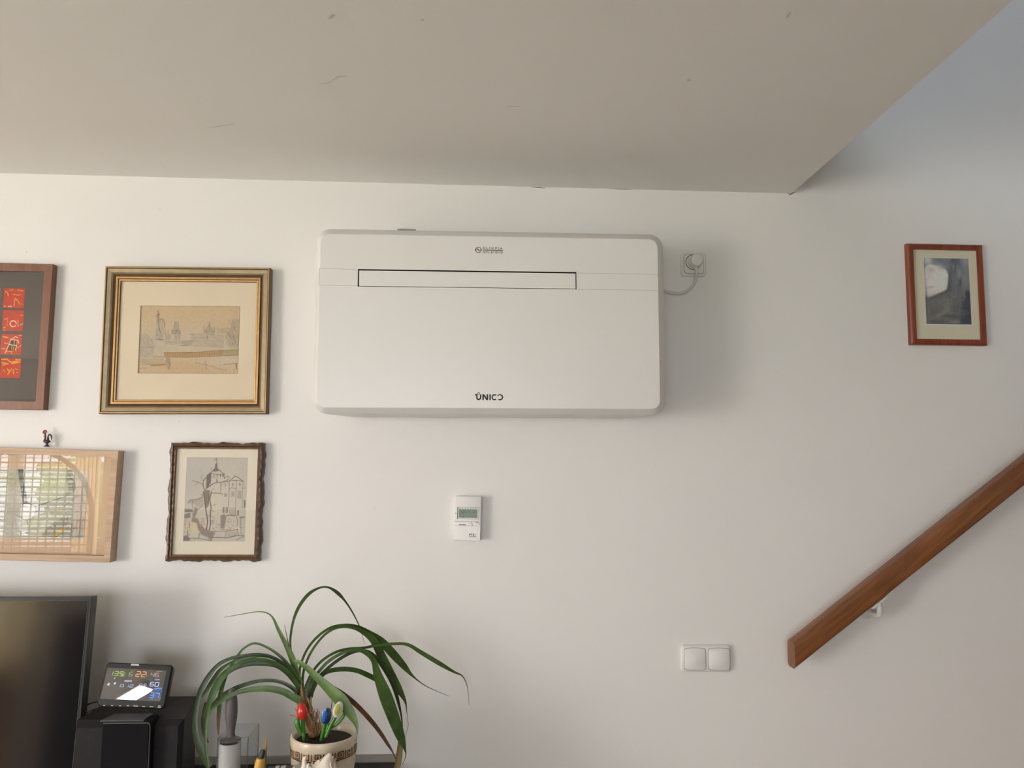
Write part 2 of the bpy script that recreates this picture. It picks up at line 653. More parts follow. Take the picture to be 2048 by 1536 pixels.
# window with venetian blind and garden door, seen only as reflections in the glass
for nm, x0, x1, z0, z1, lb in (('window_1', WX0, WX1, WZ0, WZ1, 'white framed window behind the venetian blind'), ('door_1', DX0, DX1, DZ0, DZ1, 'white framed glazed garden door'), ('fill_window', VX0, VX1, VZ0, VZ1, 'white framed window added behind the viewer for fill light'), ('window_3', UX0, UX1, UZ0, UZ1, 'white framed upstairs window')):
    mb = MB()
    for lo, hi in (((x0, REAR - 0.10, z0), (x0 + 0.06, REAR - 0.03, z1)), ((x1 - 0.06, REAR - 0.10, z0), (x1, REAR - 0.03, z1)),
                   ((x0 + 0.06, REAR - 0.10, z1 - 0.06), (x1 - 0.06, REAR - 0.03, z1)), ((x0 + 0.06, REAR - 0.10, z0), (x1 - 0.06, REAR - 0.03, z0 + 0.07)),
                   (((x0 + x1) / 2 - 0.04, REAR - 0.10, z0 + 0.07), ((x0 + x1) / 2 + 0.04, REAR - 0.03, z1 - 0.06))):
        mb.box(lo, hi, bev=0.006)
    fr_ = struct(nm, mb, 'white', lb)
    for xa, xb in ((x0 + 0.06, (x0 + x1) / 2 - 0.04), ((x0 + x1) / 2 + 0.04, x1 - 0.06)):
        mb = MB()
        mb.add([(xa, REAR - 0.065, z0 + 0.07), (xb, REAR - 0.065, z0 + 0.07), (xb, REAR - 0.065, z1 - 0.06), (xa, REAR - 0.065, z1 - 0.06)], [(0, 1, 2, 3)])
        mb.build('pane', 'winglass', parent=fr_)
M['slat'] = mat('blind_slat', (0.78, 0.74, 0.66, 1), 0.5)
bt = Thing('venetian_blind', 'cream venetian blind hanging in the garden door', 'blind', ((WX0 + WX1) / 2, REAR + 0.03, WZ1))
mb = MB()
mb.box((WX0 + 0.02, REAR + 0.01, WZ1 - 0.03), (-3.15, REAR + 0.05, WZ1 + 0.01))
bt.part('head_rail', mb, 'white')
mb = MB()
hs = [Vector(((WX0 + 0.03), 0, 0)), Vector(((WX1 - 0.03), 0, 0))]
mb.loft([[Vector((x, REAR + 0.03 + dy, dz)) for dy, dz in ((-0.013, 0.006), (0.0, 0.002), (0.013, -0.006), (0.013, -0.005), (0.0, 0.003), (-0.013, 0.007))]
         for x in (WX0 + 0.03, -3.16)], smooth=False)
slat0 = None
for k in range(31):
    z = WZ1 - 0.05 - k * 0.039
    if slat0 is None:
        slat0 = bt.part('slat', mb, 'slat')
        so = slat0
    else:
        so = slat0.copy()
        COL.objects.link(so)
    so.location = (0, 0, z)
# garden hedge outside the window
M['hedge'] = mat('hedge_leaves', rgb(150, 170, 96), 0.8, noise=0.4, nscale=14, bump=1.0, bscale=20)
bm = bmesh.new()
bmesh.ops.create_icosphere(bm, subdivisions=5, radius=1.0)
for v_ in bm.verts:
    c_ = v_.co.copy()
    k_ = 1 + 0.12 * math.sin(9 * c_.x + 3 * c_.z) + 0.09 * math.sin(13 * c_.z + 5 * c_.y) + 0.07 * math.sin(21 * c_.x - 11 * c_.y)
    v_.co = Vector((-3.6 + c_.x * k_ * 1.6, REAR - 3.2 + c_.y * k_ * 0.7, 0.75 + c_.z * k_ * 0.95))
mb = MB()
mb.bm(bm, 0, True)
tag(mb.build('garden_bush', 'hedge'), 'green garden bush outside the window behind the blind', 'bush')
M['lawn'] = mat('lawn', rgb(120, 140, 80), 0.9, noise=0.3, nscale=8)
mb = MB()
mb.box((-14, REAR - 9, -0.2), (6, REAR - 0.12, -0.1))
lw_ = struct('ground', mb, 'lawn', 'sunlit lawn outside')

mb = MB()
mb.box((VX0 - 0.5, REAR - 1.6, 2.22), (VX1 + 0.5, REAR - 0.12, 2.28))  # unseen slab, added to block sun through the fill window
struct('sun_blocker_rear', mb, 'white', 'white slab added outside to keep the sun out of the fill window')
mb = MB()
mb.box((UX0 - 1.6, REAR - 1.7, 4.5), (UX1 + 0.6, REAR - 0.12, 4.56))  # unseen overhang, added so no sun enters upstairs
struct('sun_blocker_upper', mb, 'white', 'white slab added outside to keep the sun out of the upstairs window')
# curtain, rattan chair, added dark sideboard and added lit strip behind the camera: the glass in the room mirrors them
M['curtain'] = mat('cream_curtain', rgb(240, 226, 194), 0.85)
_nt = M['curtain'].node_tree
_tr = _nt.nodes.new('ShaderNodeBsdfTranslucent')
_tr.inputs[0].default_value = rgb(250, 232, 196)
_mx = _nt.nodes.new('ShaderNodeMixShader')
_mx.inputs[0].default_value = 0.75
_out = [n for n in _nt.nodes if n.type == 'OUTPUT_MATERIAL'][0]
_nt.links.new(_nt.nodes['Principled BSDF'].outputs[0], _mx.inputs[1])
_nt.links.new(_tr.outputs[0], _mx.inputs[2])
_nt.links.new(_mx.outputs[0], _out.inputs[0])
mb = MB()
cp_ = []
for k in range(40):
    cp_.append((-3.14 + 0.19 * k / 39, REAR + 0.09 + 0.022 * math.sin(k * 0.95)))
mb.loft([[Vector((x, y, z)) for x, y in cp_] for z in (0.10, 2.16)], False, False, closed=False)
tag(mb.build('curtain', 'curtain'), 'cream curtain drawn aside beside the window', 'curtain')
M['rattan'] = mat('rattan', rgb(178, 142, 104), 0.6, noise=0.15, nscale=50)
M['bluecloth'] = mat('blue_blanket', rgb(36, 98, 168), 0.9)
chx, chy = -3.28, -3.85
ch = Thing('rattan_chair', 'arched rattan chair with a blue cushion in front of the window', 'chair', (chx, chy, 0))
A_ = [(chx - 0.50, 0.42)] + [(chx - 0.50, 0.6), (chx - 0.50, 1.1)] + [(chx + 0.50 * math.cos(a), 1.15 + 0.48 * math.sin(a)) for a in [math.pi - math.pi * k / 24 for k in range(25)]] + [(chx + 0.50, 1.1), (chx + 0.50, 0.42)]
mb = MB()
mb.tube([Vector((x, chy, z)) for x, z in A_], 0.018, 10)
ch.part('back_frame', mb, 'rattan')
mb = MB()
inside = lambda x, z: abs(x - chx) < (0.49 if z < 1.15 else 0.49 * math.sqrt(max(0, 1 - ((z - 1.15) / 0.47) ** 2)))
for k in range(17):
    x = chx - 0.48 + 0.06 * k
    zt = 1.15 + 0.46 * math.sqrt(max(0, 1 - ((x - chx) / 0.49) ** 2))
    mb.box((x - 0.005, chy - 0.004, 0.44), (x + 0.005, chy - 0.001, zt))
for k in range(20):
    z = 0.45 + 0.06 * k
    if z < 1.60:
        w_ = 0.48 if z < 1.15 else 0.48 * math.sqrt(max(0, 1 - ((z - 1.15) / 0.46) ** 2))
        mb.box((chx - w_, chy + 0.001, z - 0.005), (chx + w_, chy + 0.004, z + 0.005))
wv = ch.part('woven_back', mb, 'rattan')
wv['kind'] = 'stuff'
mb = MB()
mb.box((chx - 0.48, chy + 0.0, 0.38), (chx + 0.48, chy + 0.60, 0.44), bev=0.02)
ch.part('seat', mb, 'rattan')
for dx in (-0.42, 0.42):
    for dy in (0.03, 0.55):
        mb = MB()
        mb.tube([(chx + dx, chy + dy, 0.0), (chx + dx, chy + dy, 0.39)], 0.02, 10)
        ch.part('leg', mb, 'rattan')
mb = MB()
mb.box((chx - 0.30, chy + 0.05, 0.44), (chx + 0.44, chy + 0.40, 0.80), bev=0.07, seg=4)
ch.part('cushion', mb, 'bluecloth')
M['darkwood'] = mat('dark_furniture', rgb(46, 38, 34), 0.6, noise=0.1, nscale=20)
sbd = Thing('sideboard', 'dark wooden sideboard added at the rear wall for the dark reflection in the television', 'sideboard', (-2.05, REAR + 0.25, 0))  # added out of view so the television mirrors something dark
mb = MB()
mb.box((-2.55, REAR + 0.005, 0.08), (-1.55, REAR + 0.45, 1.15), bev=0.005)
sbd.part('body', mb, 'darkwood')
for k in range(2):
    mb = MB()
    mb.box((-2.53 + 0.485 * k, REAR + 0.452, 0.11), (-2.53 + 0.485 * k + 0.475, REAR + 0.472, 1.12), bev=0.003)
    d1_ = sbd.part('door', mb, 'darkwood')
    mb = MB()
    mb.tube([(-2.53 + 0.485 * k + 0.43, REAR + 0.474, 0.6), (-2.53 + 0.485 * k + 0.43, REAR + 0.50, 0.6)], 0.012, 12)
    sbd.part('knob', mb, 'seam', d1_)
for x in (-2.5, -1.6):
    for y in (REAR + 0.06, REAR + 0.4):
        mb = MB()
        mb.box((x - 0.025, y - 0.025, 0), (x + 0.025, y + 0.025, 0.085))
        sbd.part('foot', mb, 'darkwood')
M['streakglow'] = mat('streak_glow', (1.0, 0.95, 0.95, 1), 0.5, emit=14.0)
lc, la = Vector((-2.76, -3.56, ZC)), math.atan2(0.29, 0.34)
LQ = lambda u_, v_, z: Vector((lc.x + u_ * math.cos(la) - v_ * math.sin(la), lc.y + u_ * math.sin(la) + v_ * math.cos(la), z))
lm = Thing('streak_strip', 'slim glowing strip added on the ceiling for the streak mirrored in the weather station', 'lamp', lc)  # added glowing strip, makes the white streak on the station screen
mb = MB()
mb.loft([[LQ(x, y, z) for x, y in rrect(-0.225, 0.225, -0.055, 0.055, 0.01, 3)] for z in (ZC - 0.03, ZC)], smooth=False)
lm.part('housing', mb, 'white')
mb = MB()
mb.loft([[LQ(x, y, ZC - 0.0305) for x, y in rrect(-0.215, 0.215, -0.048, 0.048, 0.01, 3)], [LQ(x, y, ZC - 0.045) for x, y in rrect(-0.21, 0.21, -0.042, 0.042, 0.01, 3)]], smooth=False)
lm.part('diffuser', mb, 'streakglow')

# cracks along the wall-ceiling joint, scuffs on the ceiling, spots on the wall
M['crack'] = mat('crack_shadow', rgb(96, 86, 78), 0.9)
M['scuff'] = mat('scuff_grey', rgb(225, 221, 215), 0.9)
M['scuff2'] = mat('scuff_dark', rgb(212, 207, 200), 0.9)
WP = Plane((0, 0, 0), (1, 0, 0), (0, 0, 1), (0, -1, 0))
CP = Plane((0, 0, ZC), (1, 0, 0), (0, -1, 0), (0, 0, -1))


def crack(pts, wpx, mname):
    mb = MB()
    uv = [WP.px(x, y) for x, y in pts]
    stroke(mb, WP, uv, [wpx * 0.00138 * (0.35 if i in (0, len(uv) - 1) else 1) for i in range(len(uv))], 0, 0.0006)
    mb.build('crack', mname, parent=wall_back)


c3 = lambda L: [(700 + x / 2.56, 330 + y / 2.56) for x, y in L]
crack(c3([(400, 98), (450, 100), (520, 102)]), 1.0, 'scuff2')
crack(c3([(588, 98), (600, 96), (612, 95)]), 2.0, 'crack')
crack(c3([(850, 110), (890, 114)]), 1.3, 'scuff2')
crack(c3([(930, 114), (965, 116), (1000, 119)]), 1.6, 'crack')
crack(c3([(1290, 118), (1335, 121), (1380, 124), (1440, 126)]), 1.4, 'crack')
crack(c3([(1337, 120), (1339, 134)]), 1.2, 'scuff2')
crack(c3([(1470, 124), (1510, 125)]), 1.4, 'crack')
crack(c3([(1530, 124), (1550, 121)]), 2.2, 'crack')
crack(c3([(1565, 126), (1590, 124), (1600, 118), (1640, 119)]), 2.4, 'crack')
crack(c3([(1670, 122), (1695, 124)]), 1.6, 'crack')
crack(c3([(1865, 125), (1890, 122), (1925, 123)]), 2.0, 'crack')
crack([(1576, 387.5), (1580, 389), (1584, 387), (1590, 384)], 2.0, 'crack')


def scuff(pts, wpx, mname):
    mb = MB()
    uv = [CP.px(x, y) for x, y in pts]
    n = len(uv)
    stroke(mb, CP, uv, [wpx * 0.0016 * (0.25 + 0.75 * math.sin(math.pi * (i + 0.3) / n)) for i in range(n)], 0, 0.0005)
    mb.build('scuff', mname, parent=ceiling)


c5 = lambda L: [(400 + x / 3.413, y / 3.413) for x, y in L]
scuff(c5([(815, 575), (870, 565), (910, 550)]), 3.5, 'scuff')
scuff(c5([(905, 545), (940, 525), (970, 520), (1000, 518)]), 3.0, 'scuff2')
scuff(c5([(878, 128), (895, 112), (915, 95)]), 3.0, 'scuff2')
scuff(c5([(1505, 138), (1518, 134), (1530, 130)]), 3.0, 'scuff2')
scuff(c5([(50, 868), (90, 866), (150, 858), (230, 846)]), 2.2, 'scuff2')
scuff([(1014, 214), (1026, 212), (1040, 212)], 2.0, 'scuff2')
scuff([(1374, 160), (1377, 159), (1379, 161)], 5.0, 'scuff2')
scuff([(1573, 36), (1577, 30), (1581, 24)], 3.5, 'scuff2')


def spot(x, y, r, mname='scuff2'):
    mb = MB()
    u, v = WP.px(x, y)
    pts = arc(u, v, r * 0.00138, r * 0.00138, 0, 330, 9)
    mb.loft([[WP.p(a, b, 0.0) for a, b in pts], [WP.p(a, b, 0.0006) for a, b in pts]], smooth=False)
    mb.build('spot', mname, parent=wall_back)


for x, y, r in ((53, 504, 1.6), (320, 418, 1.0), (358, 843, 1.3), (749, 1016, 1.0), (1982, 490, 1.0), (301, 1215, 1.0), (545, 940, 0.8)):
    spot(x, y, r)

# ------------------------------------------------------------------ wall-mounted air conditioner
YF = -0.205
AC = Thing('wall_air_conditioner', 'wide white wall-mounted air conditioner with rounded corners beneath the ceiling', 'air conditioner',
           at(980, 650, 0.0))
FP, fw_, fh_ = wallplane([(640.5, 468), (1315, 479), (1319.5, 819), (634.5, 813)], YF)
hu, hv = fw_ / 2, fh_ / 2


def acloop(du, dv_top, dv_bot, r, w):
    return [FP.p(u, v, w) for u, v in rrect(-hu - (du * 0.72 if du > 0 else du), hu + du, -hv - dv_bot, hv + dv_top, r, 8)]


mb = MB()
mb.loft([acloop(-0.045, 0.010, 0.0145, 0.02, -0.204), acloop(0.0185, 0.0185, 0.0145, 0.036, -0.060),
         acloop(0.0208, 0.0205, 0.0152, 0.037, -0.028), acloop(0.0205, 0.0200, 0.0148, 0.036, -0.0235), acloop(0.0192, 0.0188, 0.0138, 0.035, -0.0205),
         acloop(0.0022, 0.0022, 0.0018, 0.024, -0.0022), acloop(0.0008, 0.0008, 0.0006, 0.0225, -0.0004), acloop(0, 0, 0, 0.022, 0.0)],
        True, False)
AC.part('body', mb, 'plastic')
# front panel with the outlet opening cut out
su0, sv1 = FP.px(716, 537.5)
su1, sv0 = FP.px(1153, 579.5)
sv1 = (sv1 + FP.px(1153, 545)[1]) / 2
sv0 = (sv0 + FP.px(716, 572)[1]) / 2
bm = bmesh.new()
outer = [bm.verts.new(FP.p(u, v, 0)) for u, v in rrect(-hu, hu, -hv, hv, 0.022, 8)]
inner = [bm.verts.new(FP.p(u, v, 0)) for u, v in ((su0, sv0), (su1, sv0), (su1, sv1), (su0, sv1))]
ed = []
for lp in (outer, inner):
    for i in range(len(lp)):
        ed.append(bm.edges.new((lp[i], lp[(i + 1) % len(lp)])))
bmesh.ops.triangle_fill(bm, use_beauty=True, use_dissolve=False, edges=ed)
mb = MB()
mb.bm(bm)
front = AC.part('front_panel', mb, 'plastic')
mb = MB()   # dark recess behind the flap
lo = [FP.p(u, v, -0.03) for u, v in ((su0, sv0), (su1, sv0), (su1, sv1), (su0, sv1))]
hi = [FP.p(u, v, 0.0) for u, v in ((su0, sv0), (su1, sv0), (su1, sv1), (su0, sv1))]
mb.loft([lo, hi], True, False, smooth=False)
AC.part('outlet_recess', mb, 'dark')
mb = MB()
g = 0.0013
fl = rrect(su0 + 2.3 * g, su1 - 1.7 * g, sv0 + 1.3 * g, sv1 - 2.6 * g, 0.0012, 3)
prism(mb, FP, fl, -0.02, -0.0005)
AC.part('air_flap', mb, 'plastic')
mb = MB()   # seams running from the opening to both edges
for x0, y0, x1, y1 in ((639, 536.5, 714, 539), (637.5, 570, 714, 571.5), (1155, 546, 1316, 549), (1155, 579, 1317, 580.5)):
    mb = MB()
    stroke(mb, FP, [FP.px(x0, y0), FP.px(x1, y1)], 0.0011, 0, 0.0002)
    AC.part('panel_seam', mb, 'seam')
mb = MB()
stroke(mb, FP, [FP.px(639.3, 536.5), FP.px(638.0, 570)], 0.0012, 0, 0.0002)
AC.part('panel_seam', mb, 'seam')
mb = MB()   # upper mounting hook
q = at(813, 458.6, -0.10)
mb.loft([[q + Vector((r * math.cos(a) * 0.025, y, r * math.sin(a) * 0.0035)) for a in [math.pi * k / 10 for k in range(11)]] for r, y in ((1, 0.06), (1, 0.0))], smooth=True)
AC.part('mounting_hook', mb, 'cable')


# lettering: simple stroke glyphs in a unit box
def glyph(ch):
    if ch == 'O':
        return [arc(0.5, 0.5, 0.5, 0.5, 0, 360, 20)]
    return {'L': [[(0.1, 1), (0.1, 0), (0.9, 0), (0.9, 0.22)]], 'I': [[(0.5, 0), (0.5, 1)], [(0.25, 1), (0.75, 1)], [(0.25, 0), (0.75, 0)]],
            'M': [[(0, 0), (0.12, 1), (0.5, 0.1), (0.88, 1), (1, 0)]], 'P': [[(0.15, 0), (0.15, 1), (0.6, 1), (0.85, 0.9), (0.9, 0.75), (0.85, 0.6), (0.6, 0.5), (0.15, 0.5)]],
            'A': [[(0, 0), (0.5, 1), (1, 0)], [(0.2, 0.36), (0.8, 0.36)]],
            'S': [[(0.9, 0.8), (0.75, 0.97), (0.5, 1), (0.2, 0.92), (0.12, 0.72), (0.35, 0.55), (0.68, 0.45), (0.9, 0.27), (0.8, 0.06), (0.5, 0), (0.2, 0.03), (0.08, 0.22)]],
            'E': [[(0.9, 1), (0.12, 1), (0.12, 0), (0.92, 0)], [(0.12, 0.52), (0.7, 0.52)]], 'N': [[(0.05, 0), (0.05, 1), (0.95, 0), (0.95, 1)]],
            'D': [[(0.12, 0), (0.12, 1), (0.5, 1), (0.82, 0.85), (0.95, 0.5), (0.82, 0.15), (0.5, 0), (0.12, 0)]],
            'T': [[(0, 1), (1, 1)], [(0.5, 1), (0.5, 0)]], '2': [[(0.08, 0.75), (0.2, 0.95), (0.5, 1), (0.8, 0.95), (0.9, 0.72), (0.75, 0.5), (0.08, 0), (0.95, 0)]],
            '1': [[(0.25, 0.8), (0.55, 1), (0.55, 0)]]}.get(ch, [])


def write(mb, pl, text, p0, p1, h, lw, w=0.0, gap=0.3):
    """text between two photo pixels (baseline left, baseline right)"""
    a, b = np.array(pl.px(*p0)), np.array(pl.px(*p1))
    d = (b - a)
    up = np.array([-d[1], d[0]]) / np.linalg.norm(d)
    wd = [0.55 if c == 'I' else 1.35 if c == 'M' else 1.0 for c in text]
    tot = sum(wd) + gap * (len(text) - 1)
    x = 0
    for c, cw in zip(text, wd):
        for st in glyph(c):
            pts = [tuple(a + d * ((x + q[0] * cw) / tot) + up * (q[1] * h)) for q in st]
            stroke(mb, pl, pts, lw, w, 0.0003)
        x += cw + gap


PXM = (at(1000, 500, YF) - at(999, 500, YF)).length
cl = lambda L: [FP.px(930 + x / 20.48, 480 + y / 20.48) for x, y in L]
mb = MB()
write(mb, FP, 'OLIMPIA', (930 + 740 / 20.48, 480 + 368 / 20.48), (930 + 1530 / 20.48, 480 + 384 / 20.48), 4.0 * PXM, 0.75 * PXM, gap=0.62)
write(mb, FP, 'SPLENDID', (930 + 735 / 20.48, 480 + 532 / 20.48), (930 + 1552 / 20.48, 480 + 550 / 20.48), 3.9 * PXM, 0.75 * PXM, gap=0.25)
stroke(mb, FP, cl([(738, 412), (1555, 428)]), 1.3 * PXM)
stroke(mb, FP, cl([(550 + 112 * math.cos(a), 408 + 112 * math.sin(a)) for a in [2 * math.pi * k / 28 for k in range(28)]]), 1.1 * PXM, closed=True)
for sx in (-1, 1):
    stroke(mb, FP, cl([(550 + sx * 88, 345), (550 + sx * 104, 375), (550 + sx * 112, 408), (550 + sx * 104, 441), (550 + sx * 88, 475)]),
           [0.5 * PXM, 1.6 * PXM, 2.6 * PXM, 1.6 * PXM, 0.5 * PXM], 0, 0.0004)
stroke(mb, FP, cl([(500, 330), (505, 360), (530, 390), (565, 415), (590, 445), (598, 480)]), [0.8 * PXM, 1.4 * PXM, 1.9 * PXM, 1.9 * PXM, 1.4 * PXM, 0.8 * PXM], 0, 0.0005)
AC.part('brand_logo', mb, 'ink', label='small dark two-line emblem lettering')
cu = lambda L: [FP.px(930 + x / 20.48, 770 + y / 20.48) for x, y in L]
mb = MB()
k = PXM / 20.48
stroke(mb, FP, cu([(410, 402), (486, 402), (486, 500), (490, 545), (510, 578), (562, 594), (612, 578), (634, 545), (638, 500), (638, 385)]), 58 * k)
stroke(mb, FP, cu([(562 + 40 * math.cos(a), 347 + 40 * math.sin(a)) for a in [2 * math.pi * i / 20 for i in range(20)]]), 22 * k, closed=True)
for st in ([(740, 620), (740, 380)], [(918, 620), (918, 380)], [(1027, 620), (1027, 380)]):
    stroke(mb, FP, cu(st), 62 * k)
vs = cu([(712, 380), (785, 380), (946, 620), (873, 620)])
mb.add([FP.p(u, v, 0.0004) for u, v in vs], [(0, 1, 2, 3)])
stroke(mb, FP, cu([(1205 + 92 * math.cos(math.radians(a)), 502 + 100 * math.sin(math.radians(a))) for a in range(-48, -313, -12)]), 52 * k)
stroke(mb, FP, cu([(1425 + 112 * math.cos(math.radians(a)), 502 + 104 * math.sin(math.radians(a))) for a in range(-155, 131, 12)]),
       [(26 + 26 * min(1, i / 8)) * k for i in range(len(range(-155, 131, 12)))])
AC.part('model_lettering', mb, 'ink', label='bold dark lettering with a ring over the first letter')

# ------------------------------------------------------------------ socket, plug, cable
SP, sw_, sh_ = wallplane([(1363, 504.5), (1412.5, 505.5), (1413.5, 552), (1362.5, 551)], -0.012)
so_ = Thing('wall_socket', 'single white wall socket beside the air conditioner', 'socket', SP.p(0, 0, -0.012))
mb = MB()
L = lambda d, r, w, b=0.0: [SP.p(u, v, w) for u, v in dense(rrect(-sw_ / 2 + d, sw_ / 2 - d, -sh_ / 2 + d, sh_ / 2 - d, r, 6, b), 0.004)]
base_l = [SP.p(u, v, -0.012) for u, v in rrect(-sw_ / 2, sw_ / 2, -sh_ / 2, sh_ / 2, 0.008, 8)]
o2 = [rrect(-sw_ / 2 + d, sw_ / 2 - d, -sh_ / 2 + d, sh_ / 2 - d, 0.008, 8) for d in (0, 0, 0.004)]
mb.loft([[SP.p(u, v, w) for u, v in l] for l, w in zip(o2, (-0.012, -0.004, 0.0))], True, True)
so_.part('frame', mb, 'plastic2')


def insert(thing, pl, u0, u1, v0, v1, w, name, bulge=0.0022, r=0.007, tilt=0.0):
    mb = MB()
    prism(mb, pl, rrect(u0 - 0.0009, u1 + 0.0009, v0 - 0.0009, v1 + 0.0009, r, 8, bulge), w - 0.002, w + 0.0002)
    thing.part('gap', mb, 'seamdark')
    mb = MB()
    pts = rrect(u0, u1, v0, v1, r, 8, bulge)
    p2 = rrect(u0 + 0.0015, u1 - 0.0015, v0 + 0.0015, v1 - 0.0015, r, 8, bulge)
    mb.loft([[pl.p(u, v, w - 0.001) for u, v in pts], [pl.p(u, v, w + 0.0016 + tilt * (v - v0)) for u, v in pts],
             [pl.p(u, v, w + 0.0026 + tilt * (v - v0)) for u, v in p2]], True, True)
    return thing.part(name, mb, 'plastic2')


M['seamdark'] = mat('joint_shadow', rgb(88, 80, 72), 0.8)
ins = insert(so_, SP, -0.0285, 0.0275, -0.0255, 0.0255, 0.0, 'cover')
mb = MB()
pc = SP.px(1387, 525)
ringc = [(pc[0] - 0.0015 + 0.0215 * math.cos(a), pc[1] + 0.0215 * math.sin(a)) for a in [2 * math.pi * k / 32 for k in range(32)]]
stroke(mb, SP, ringc, 0.0018, 0.003, 0.0002, closed=True)
so_.part('socket_ring', mb, 'seamdark', ins)
plug = Thing('power_plug', 'round white power plug in the wall socket', 'plug', SP.p(pc[0], pc[1], 0.0))
mb = MB()
prof = [(0.0185, 0.0005), (0.0195, 0.012), (0.0185, 0.022), (0.015, 0.028), (0.004, 0.030)]
mb.loft([[SP.p(pc[0] + 0.001 + r * math.cos(2 * math.pi * k / 32), pc[1] + r * math.sin(2 * math.pi * k / 32), w + 0.0026) for k in range(32)] for r, w in prof])
plug.part('plug_body', mb, 'plastic2')
mb = MB()
gx, gy = SP.px(1391, 545)
mb.tube([SP.p(pc[0] + 0.001, pc[1] - 0.012, 0.016), SP.p(pc[0] + 0.003, pc[1] - 0.021, 0.015), SP.p(gx + 0.001, gy - 0.004, 0.013)], [0.006, 0.0055, 0.004], 12)
for i in range(3):
    t = 0.25 + 0.25 * i
    c = SP.p(pc[0] + 0.001, pc[1] - 0.012, 0.016).lerp(SP.p(gx + 0.001, gy - 0.004, 0.013), t)
    mb.tube([c + Vector((0, 0, 0.001)), c - Vector((0, 0, 0.001))], 0.0068 - 0.0006 * i, 12)
plug.part('strain_relief', mb, 'plastic2')
mb = MB()
path = [SP.p(gx + 0.001, gy - 0.002, 0.013)] + [at(x, y, -0.018) for x, y in ((1391.5, 557), (1387, 569), (1377, 580), (1364, 586), (1348, 586.5), (1336, 584), (1322, 578))] + [at(1300, 568, -0.03)]
mb.tube([Vector(p) for p in smooth_path([tuple(p) for p in path], 6)], 0.0042, 10)
cab = mb.build('power_cable', 'cable')
tag(cab, 'short pale power cable looping from the plug to the air conditioner', 'cable')

# ------------------------------------------------------------------ double light switch
XP, xw, xh = wallplane([(1362, 1290), (1461.5, 1291.5), (1463, 1345.5), (1362.5, 1344)], -0.012)
sw = Thing('light_switch', 'white double light switch with two square rockers left of the handrail', 'switch', XP.p(0, 0, -0.012))
mb = MB()
o2 = [rrect(-xw / 2 + d, xw / 2 - d, -xh / 2 + d, xh / 2 - d, 0.008, 8) for d in (0, 0, 0.004)]
mb.loft([[XP.p(u, v, w) for u, v in l] for l, w in zip(o2, (-0.012, -0.004, 0.0))], True, True)
sw.part('frame', mb, 'plastic2')
for x0, x1 in ((1368.5, 1411.5), (1416.5, 1459.5)):
    u0, u1 = XP.px(x0, 1318)[0], XP.px(x1, 1318)[0]
    v1, v0 = XP.px(1415, 1298)[1], XP.px(1415, 1338.5)[1]
    insert(sw, XP, u0, u1, v0, v1, 0.0, 'rocker', 0.0026, 0.006, tilt=-0.02)

# ------------------------------------------------------------------ thermostat
TP, tw, th = wallplane([(910.5, 992.5), (963.2, 993), (960.8, 1082.3), (908.3, 1081)], -0.026)
ts = Thing('thermostat', 'white programmable thermostat with grey-green display on the bare wall', 'thermostat', TP.p(0, 0, -0.026))
mb = MB()
o2 = [rrect(-tw / 2 + d, tw / 2 - d, -th / 2 + d, th / 2 - d, 0.003, 4) for d in (0, 0, 0.0015)]
mb.loft([[TP.p(u, v, w) for u, v in l] for l, w in zip(o2, (-0.026, -0.0015, 0.0))], True, True)
ts.part('case', mb, 'plastic2')
ct = lambda x, y: TP.px(880 + x / 11.82, 970 + y / 11.82)
wu0, wv1 = ct(415, 525)
wu1, wv0 = ct(915, 805)
mb = MB()
rim = [(wu0, wv0), (wu1, wv0), (wu1, wv1), (wu0, wv1)]
stroke(mb, TP, rim, 0.0008, 0, 0.0003, closed=True)
stroke(mb, TP, [ct(422, 525), ct(412, 805)], 0.0022, 0, 0.0004)
ts.part('window_rim', mb, 'seamdark')
lu0, lv1 = ct(448, 570)
lu1, lv0 = ct(878, 775)
CW, CH = 92, 46
cv = Canvas(CW, CH, (116, 136, 118))
cv.line([(0, 0), (CW, 0)], 4, (92, 104, 92), 0.8)
cv.line([(0, CH - 1), (CW, CH - 1)], 6, (70, 82, 70), 0.9)
cv.line([(CW - 1, 0), (CW - 1, CH)], 4, (88, 100, 88), 0.8)
cv.line([(0, 0), (0, CH)], 4, (72, 84, 74), 0.9)
SEG = {'0': 'abcdef', '1': 'bc', '2': 'abged', '3': 'abgcd', '4': 'fgbc', '5': 'afgcd', '6': 'afgedc', '7': 'abc', '8': 'abcdefg', '9': 'abcdfg'}


def seg7(cv, text, x, y, w, h, lw, col, alpha=1.0, gap=0.45, slant=0.08):
    for chv in text:
        if chv == '.':
            cv.line([(x, y + h), (x + 0.1, y + h)], lw * 1.3, col, alpha)
            x += w * 0.35
            continue
        if chv == ' ':
            x += w * 0.6
            continue
        q = lambda a, b: (x + a * w + (1 - b) * h * slant, y + b * h)
        pts = {'a': (q(0.1, 0), q(0.9, 0)), 'b': (q(1, 0.08), q(1, 0.42)), 'c': (q(1, 0.58), q(1, 0.92)), 'd': (q(0.1, 1), q(0.9, 1)),
               'e': (q(0, 0.58), q(0, 0.92)), 'f': (q(0, 0.08), q(0, 0.42)), 'g': (q(0.1, 0.5), q(0.9, 0.5))}
        for s in SEG[chv]:
            cv.line(list(pts[s]), lw, col, alpha)
        x += w * (1 + gap)


